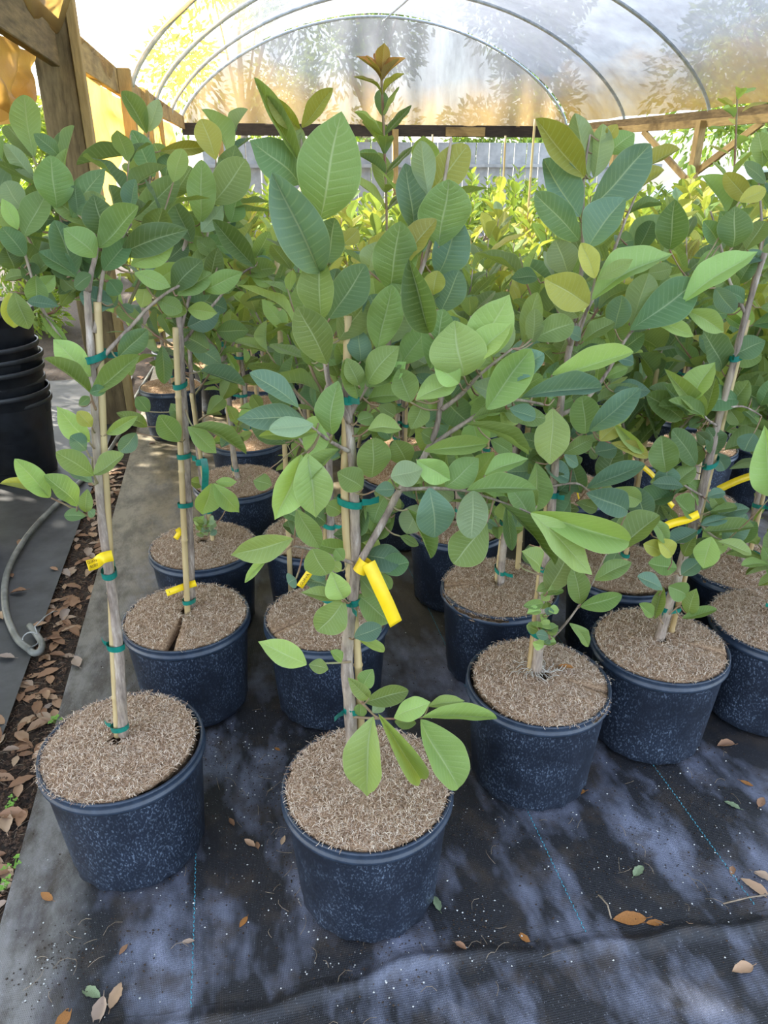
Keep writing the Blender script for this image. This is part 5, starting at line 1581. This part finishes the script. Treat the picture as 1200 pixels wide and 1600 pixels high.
# ------------------------------------------------------------------ beyond the hoop house
def foliage_tree(name, lab, loc, h, rad, seed, nleaf, lsz, cols, trunk=0.12, grp=None, zmin=0.25, dens=1.0):
    rr = random.Random(seed); root = thing(name, lab, 'tree', loc, 0, grp)
    mb = MB(); tp = [Vector((0, 0, -.05)), Vector((.1 * rr.uniform(-1, 1), .1, h * .35)), Vector((.2 * rr.uniform(-1, 1), 0, h * .75))]
    mb.tube(smoothpath(tp, 4), [trunk * (1 - .08 * i) for i in range(9)], 8)
    blobs = []
    for k in range(12 if nleaf < 20000 else 26):
        a = rr.uniform(0, 6.28); r = rad * sqrt(rr.random()) * .75; z = h * rr.uniform(zmin, .95)
        b_ = Vector((cos(a) * r, sin(a) * r, z)); blobs.append((b_, rad * rr.uniform(.3, .5)))
        mb.tube([tp[1], (tp[1] + b_) / 2 + Vector((0, 0, .1)), b_], [trunk * .35, trunk * .22, trunk * .1], 5)
    mb.build('trunk', M_BARK, root)
    fb = MB(); uvs = []
    for _ in range(nleaf):
        b_, s = rr.choice(blobs); d = Vector((rr.gauss(0, 1), rr.gauss(0, 1), rr.gauss(0, 1))).normalized()
        p = b_ + d * s * rr.random() ** .4; y_ = (d + Vector((rr.uniform(-.8, .8), rr.uniform(-.8, .8), rr.uniform(-.9, .3)))).normalized(); x_ = y_.orthogonal().normalized()
        x_ = Matrix.Rotation(rr.uniform(0, 6.28), 3, y_) @ x_; z_ = x_.cross(y_); l = lsz * rr.uniform(.7, 1.3); w = l * .38
        fb.add([p, p + y_ * l * .45 - x_ * w * .5 + z_ * w * .12, p + y_ * l * .5, p + y_ * l * .45 + x_ * w * .5 + z_ * w * .12, p + y_ * l], [(0, 2, 1), (0, 3, 2), (1, 2, 4), (2, 3, 4)])
        uvs += [(.5, 0), (0, .45), (.5, .5), (1, .45), (.5, 1)]
    me = fb.mesh('foliage', cols); ul = me.uv_layers.new(name='UVMap')
    for lp in me.loops: ul.data[lp.index].uv = uvs[lp.vertex_index]
    o = link('foliage', me, root); o['kind'] = 'stuff'; return root
foliage_tree('shrub', 'sunlit leafy shrub at the left edge under the yellowed plastic', (-2.3, 5.6, 0), 3.0, 1.0, 31, 7000, .09, M_FOLIAGE, .05, zmin=.05)
foliage_tree('shrub', 'bright shrub behind the big wooden post, seen between the leaves', (-1.9, 8.2, 0), 2.0, .8, 32, 5500, .09, M_FOLIAGE, .05, zmin=.05)
foliage_tree('shrub', 'bushy shrub left of the stacked pots', (-2.6, 3.4, 0), 3.0, 1.0, 33, 6000, .09, M_FOLIAGE, .05, zmin=.05)
foliage_tree('shrub', 'shrub beyond the left rail near the end wall', (-2.3, 12.0, 0), 2.4, 1.1, 36, 6000, .09, M_FOLIAGE, .05, zmin=.05)
for k, (x, y, h, r) in enumerate(((-4.1, 3.5, 7.0, 2.8), (-7.6, 6.5, 6.4, 2.2), (-8.5, 12.5, 7.0, 2.4))):  # trees out of view, added so their crowns block sun from the left
    foliage_tree('shade_tree', ['tall shade tree left of the stacked pots, mostly out of frame', 'tall shade tree whose boughs rise beyond the big post', 'tall shade tree beyond the left rail, far back'][k], (x, y, 0), h, r, 41 + k, 30000 if k == 0 else 16000, .20, M_FOLIAGE, .14, zmin=.35)
for k, (x, y, h, r) in enumerate(((1.2, 27, 7.0, 3.0), (4.5, 24, 8.0, 3.2), (9.0, 22, 6.5, 2.6), (13.5, 18, 7.0, 3.0), (13.5, 11, 7.5, 3.0))):
    foliage_tree('background_tree', 'tree blurred behind the end wall plastic, beyond the hoop house' if k < 3 else ['tree beyond the right rail, far corner', 'tree beyond the right rail, nearer'][k - 3], (x, y, 0), h, r, 51 + k, 7000, .24, M_FOLIAGE, .18,
                  'trees blurred behind the end wall plastic' if k < 3 else None, zmin=.15)
# pale boarded fence behind the end wall
fence = thing('fence', 'pale grey boarded fence seen under the end rail', 'fence', (5.0, 17.0, 0)); M_FENCE = simple('fence_board', lin('b9bcc0'), .6, lin('9a9da2'), 5)
bm_ = MB(); bm_.box((0, 0, .95), (.27, .025, 1.9)); me = bm_.mesh('board', M_FENCE, False)
for k in range(34):
    o = link('board', me, fence); o.location = (-5.0 + .29 * k, 0.012 * (k % 2), 0)
for z in (.5, 1.45):
    mb = MB(); mb.box((0, -.05, z), (10.2, .04, .07)); mb.build('rail', M_FENCE, fence, False)
# parked car beyond the right rail
def car():
    root = thing('car', 'silver parked car glimpsed beyond the right rail above the leaves', 'car', (9.0, 12.6, 0), radians(20)); L_, W_ = 4.4, 1.75
    sil = simple('car_paint', lin('b7bec6'), .25, lin('a9b0b8'), 3, metallic=.4); gl = simple('car_glass', lin('1d2226'), .1, lin('15191c'), 3); ty = simple('tyre', lin('1a1a1b'), .8, lin('111112'), 9)
    prof = [(-2.2, .35), (-2.2, .8), (-2.05, .95), (-1.2, 1.02), (-.55, 1.42), (.9, 1.45), (1.6, 1.08), (2.1, 1.0), (2.2, .75), (2.2, .35)]
    mb = MB(); n = len(prof); vs_ = [(x, -W_ / 2 * (1 if z < 1.05 else .82), z) for x, z in prof] + [(x, W_ / 2 * (1 if z < 1.05 else .82), z) for x, z in prof]
    mb.add(vs_, [tuple(range(n - 1, -1, -1)), tuple(range(n, 2 * n))] + [(i, (i + 1) % n, n + (i + 1) % n, n + i) for i in range(n)]); b_ = mb.build('body', sil, root, False)
    bv = b_.modifiers.new('edge', 'BEVEL'); bv.width = .06; bv.segments = 3
    for s in (-1, 1):
        for pr in (((-1.02, 1.04), (-.52, 1.36), (.05, 1.38), (.05, 1.04)), ((.12, 1.04), (.12, 1.38), (.82, 1.38), (1.35, 1.06))):
            mb = MB(); ys = [s * (W_ / 2 + .006) if z < 1.1 else s * (W_ / 2 * .84 + .012) for x, z in pr]; mb.add([(x, y, z) for (x, z), y in zip(pr, ys)], [(0, 1, 2, 3)]); mb.build('window', gl, root, False)
        for x in (-1.35, 1.35):
            mb = MB(); mb.lathe([(0, -.1), (.20, -.1), (.31, -.11), (.33, -.07), (.33, .07), (.31, .11), (.20, .1), (0, .1)], 28); o = mb.build('wheel', ty, root); o.location = (x, s * (W_ / 2 - .07), .33); o.rotation_euler = (pi / 2, 0, 0)
car()
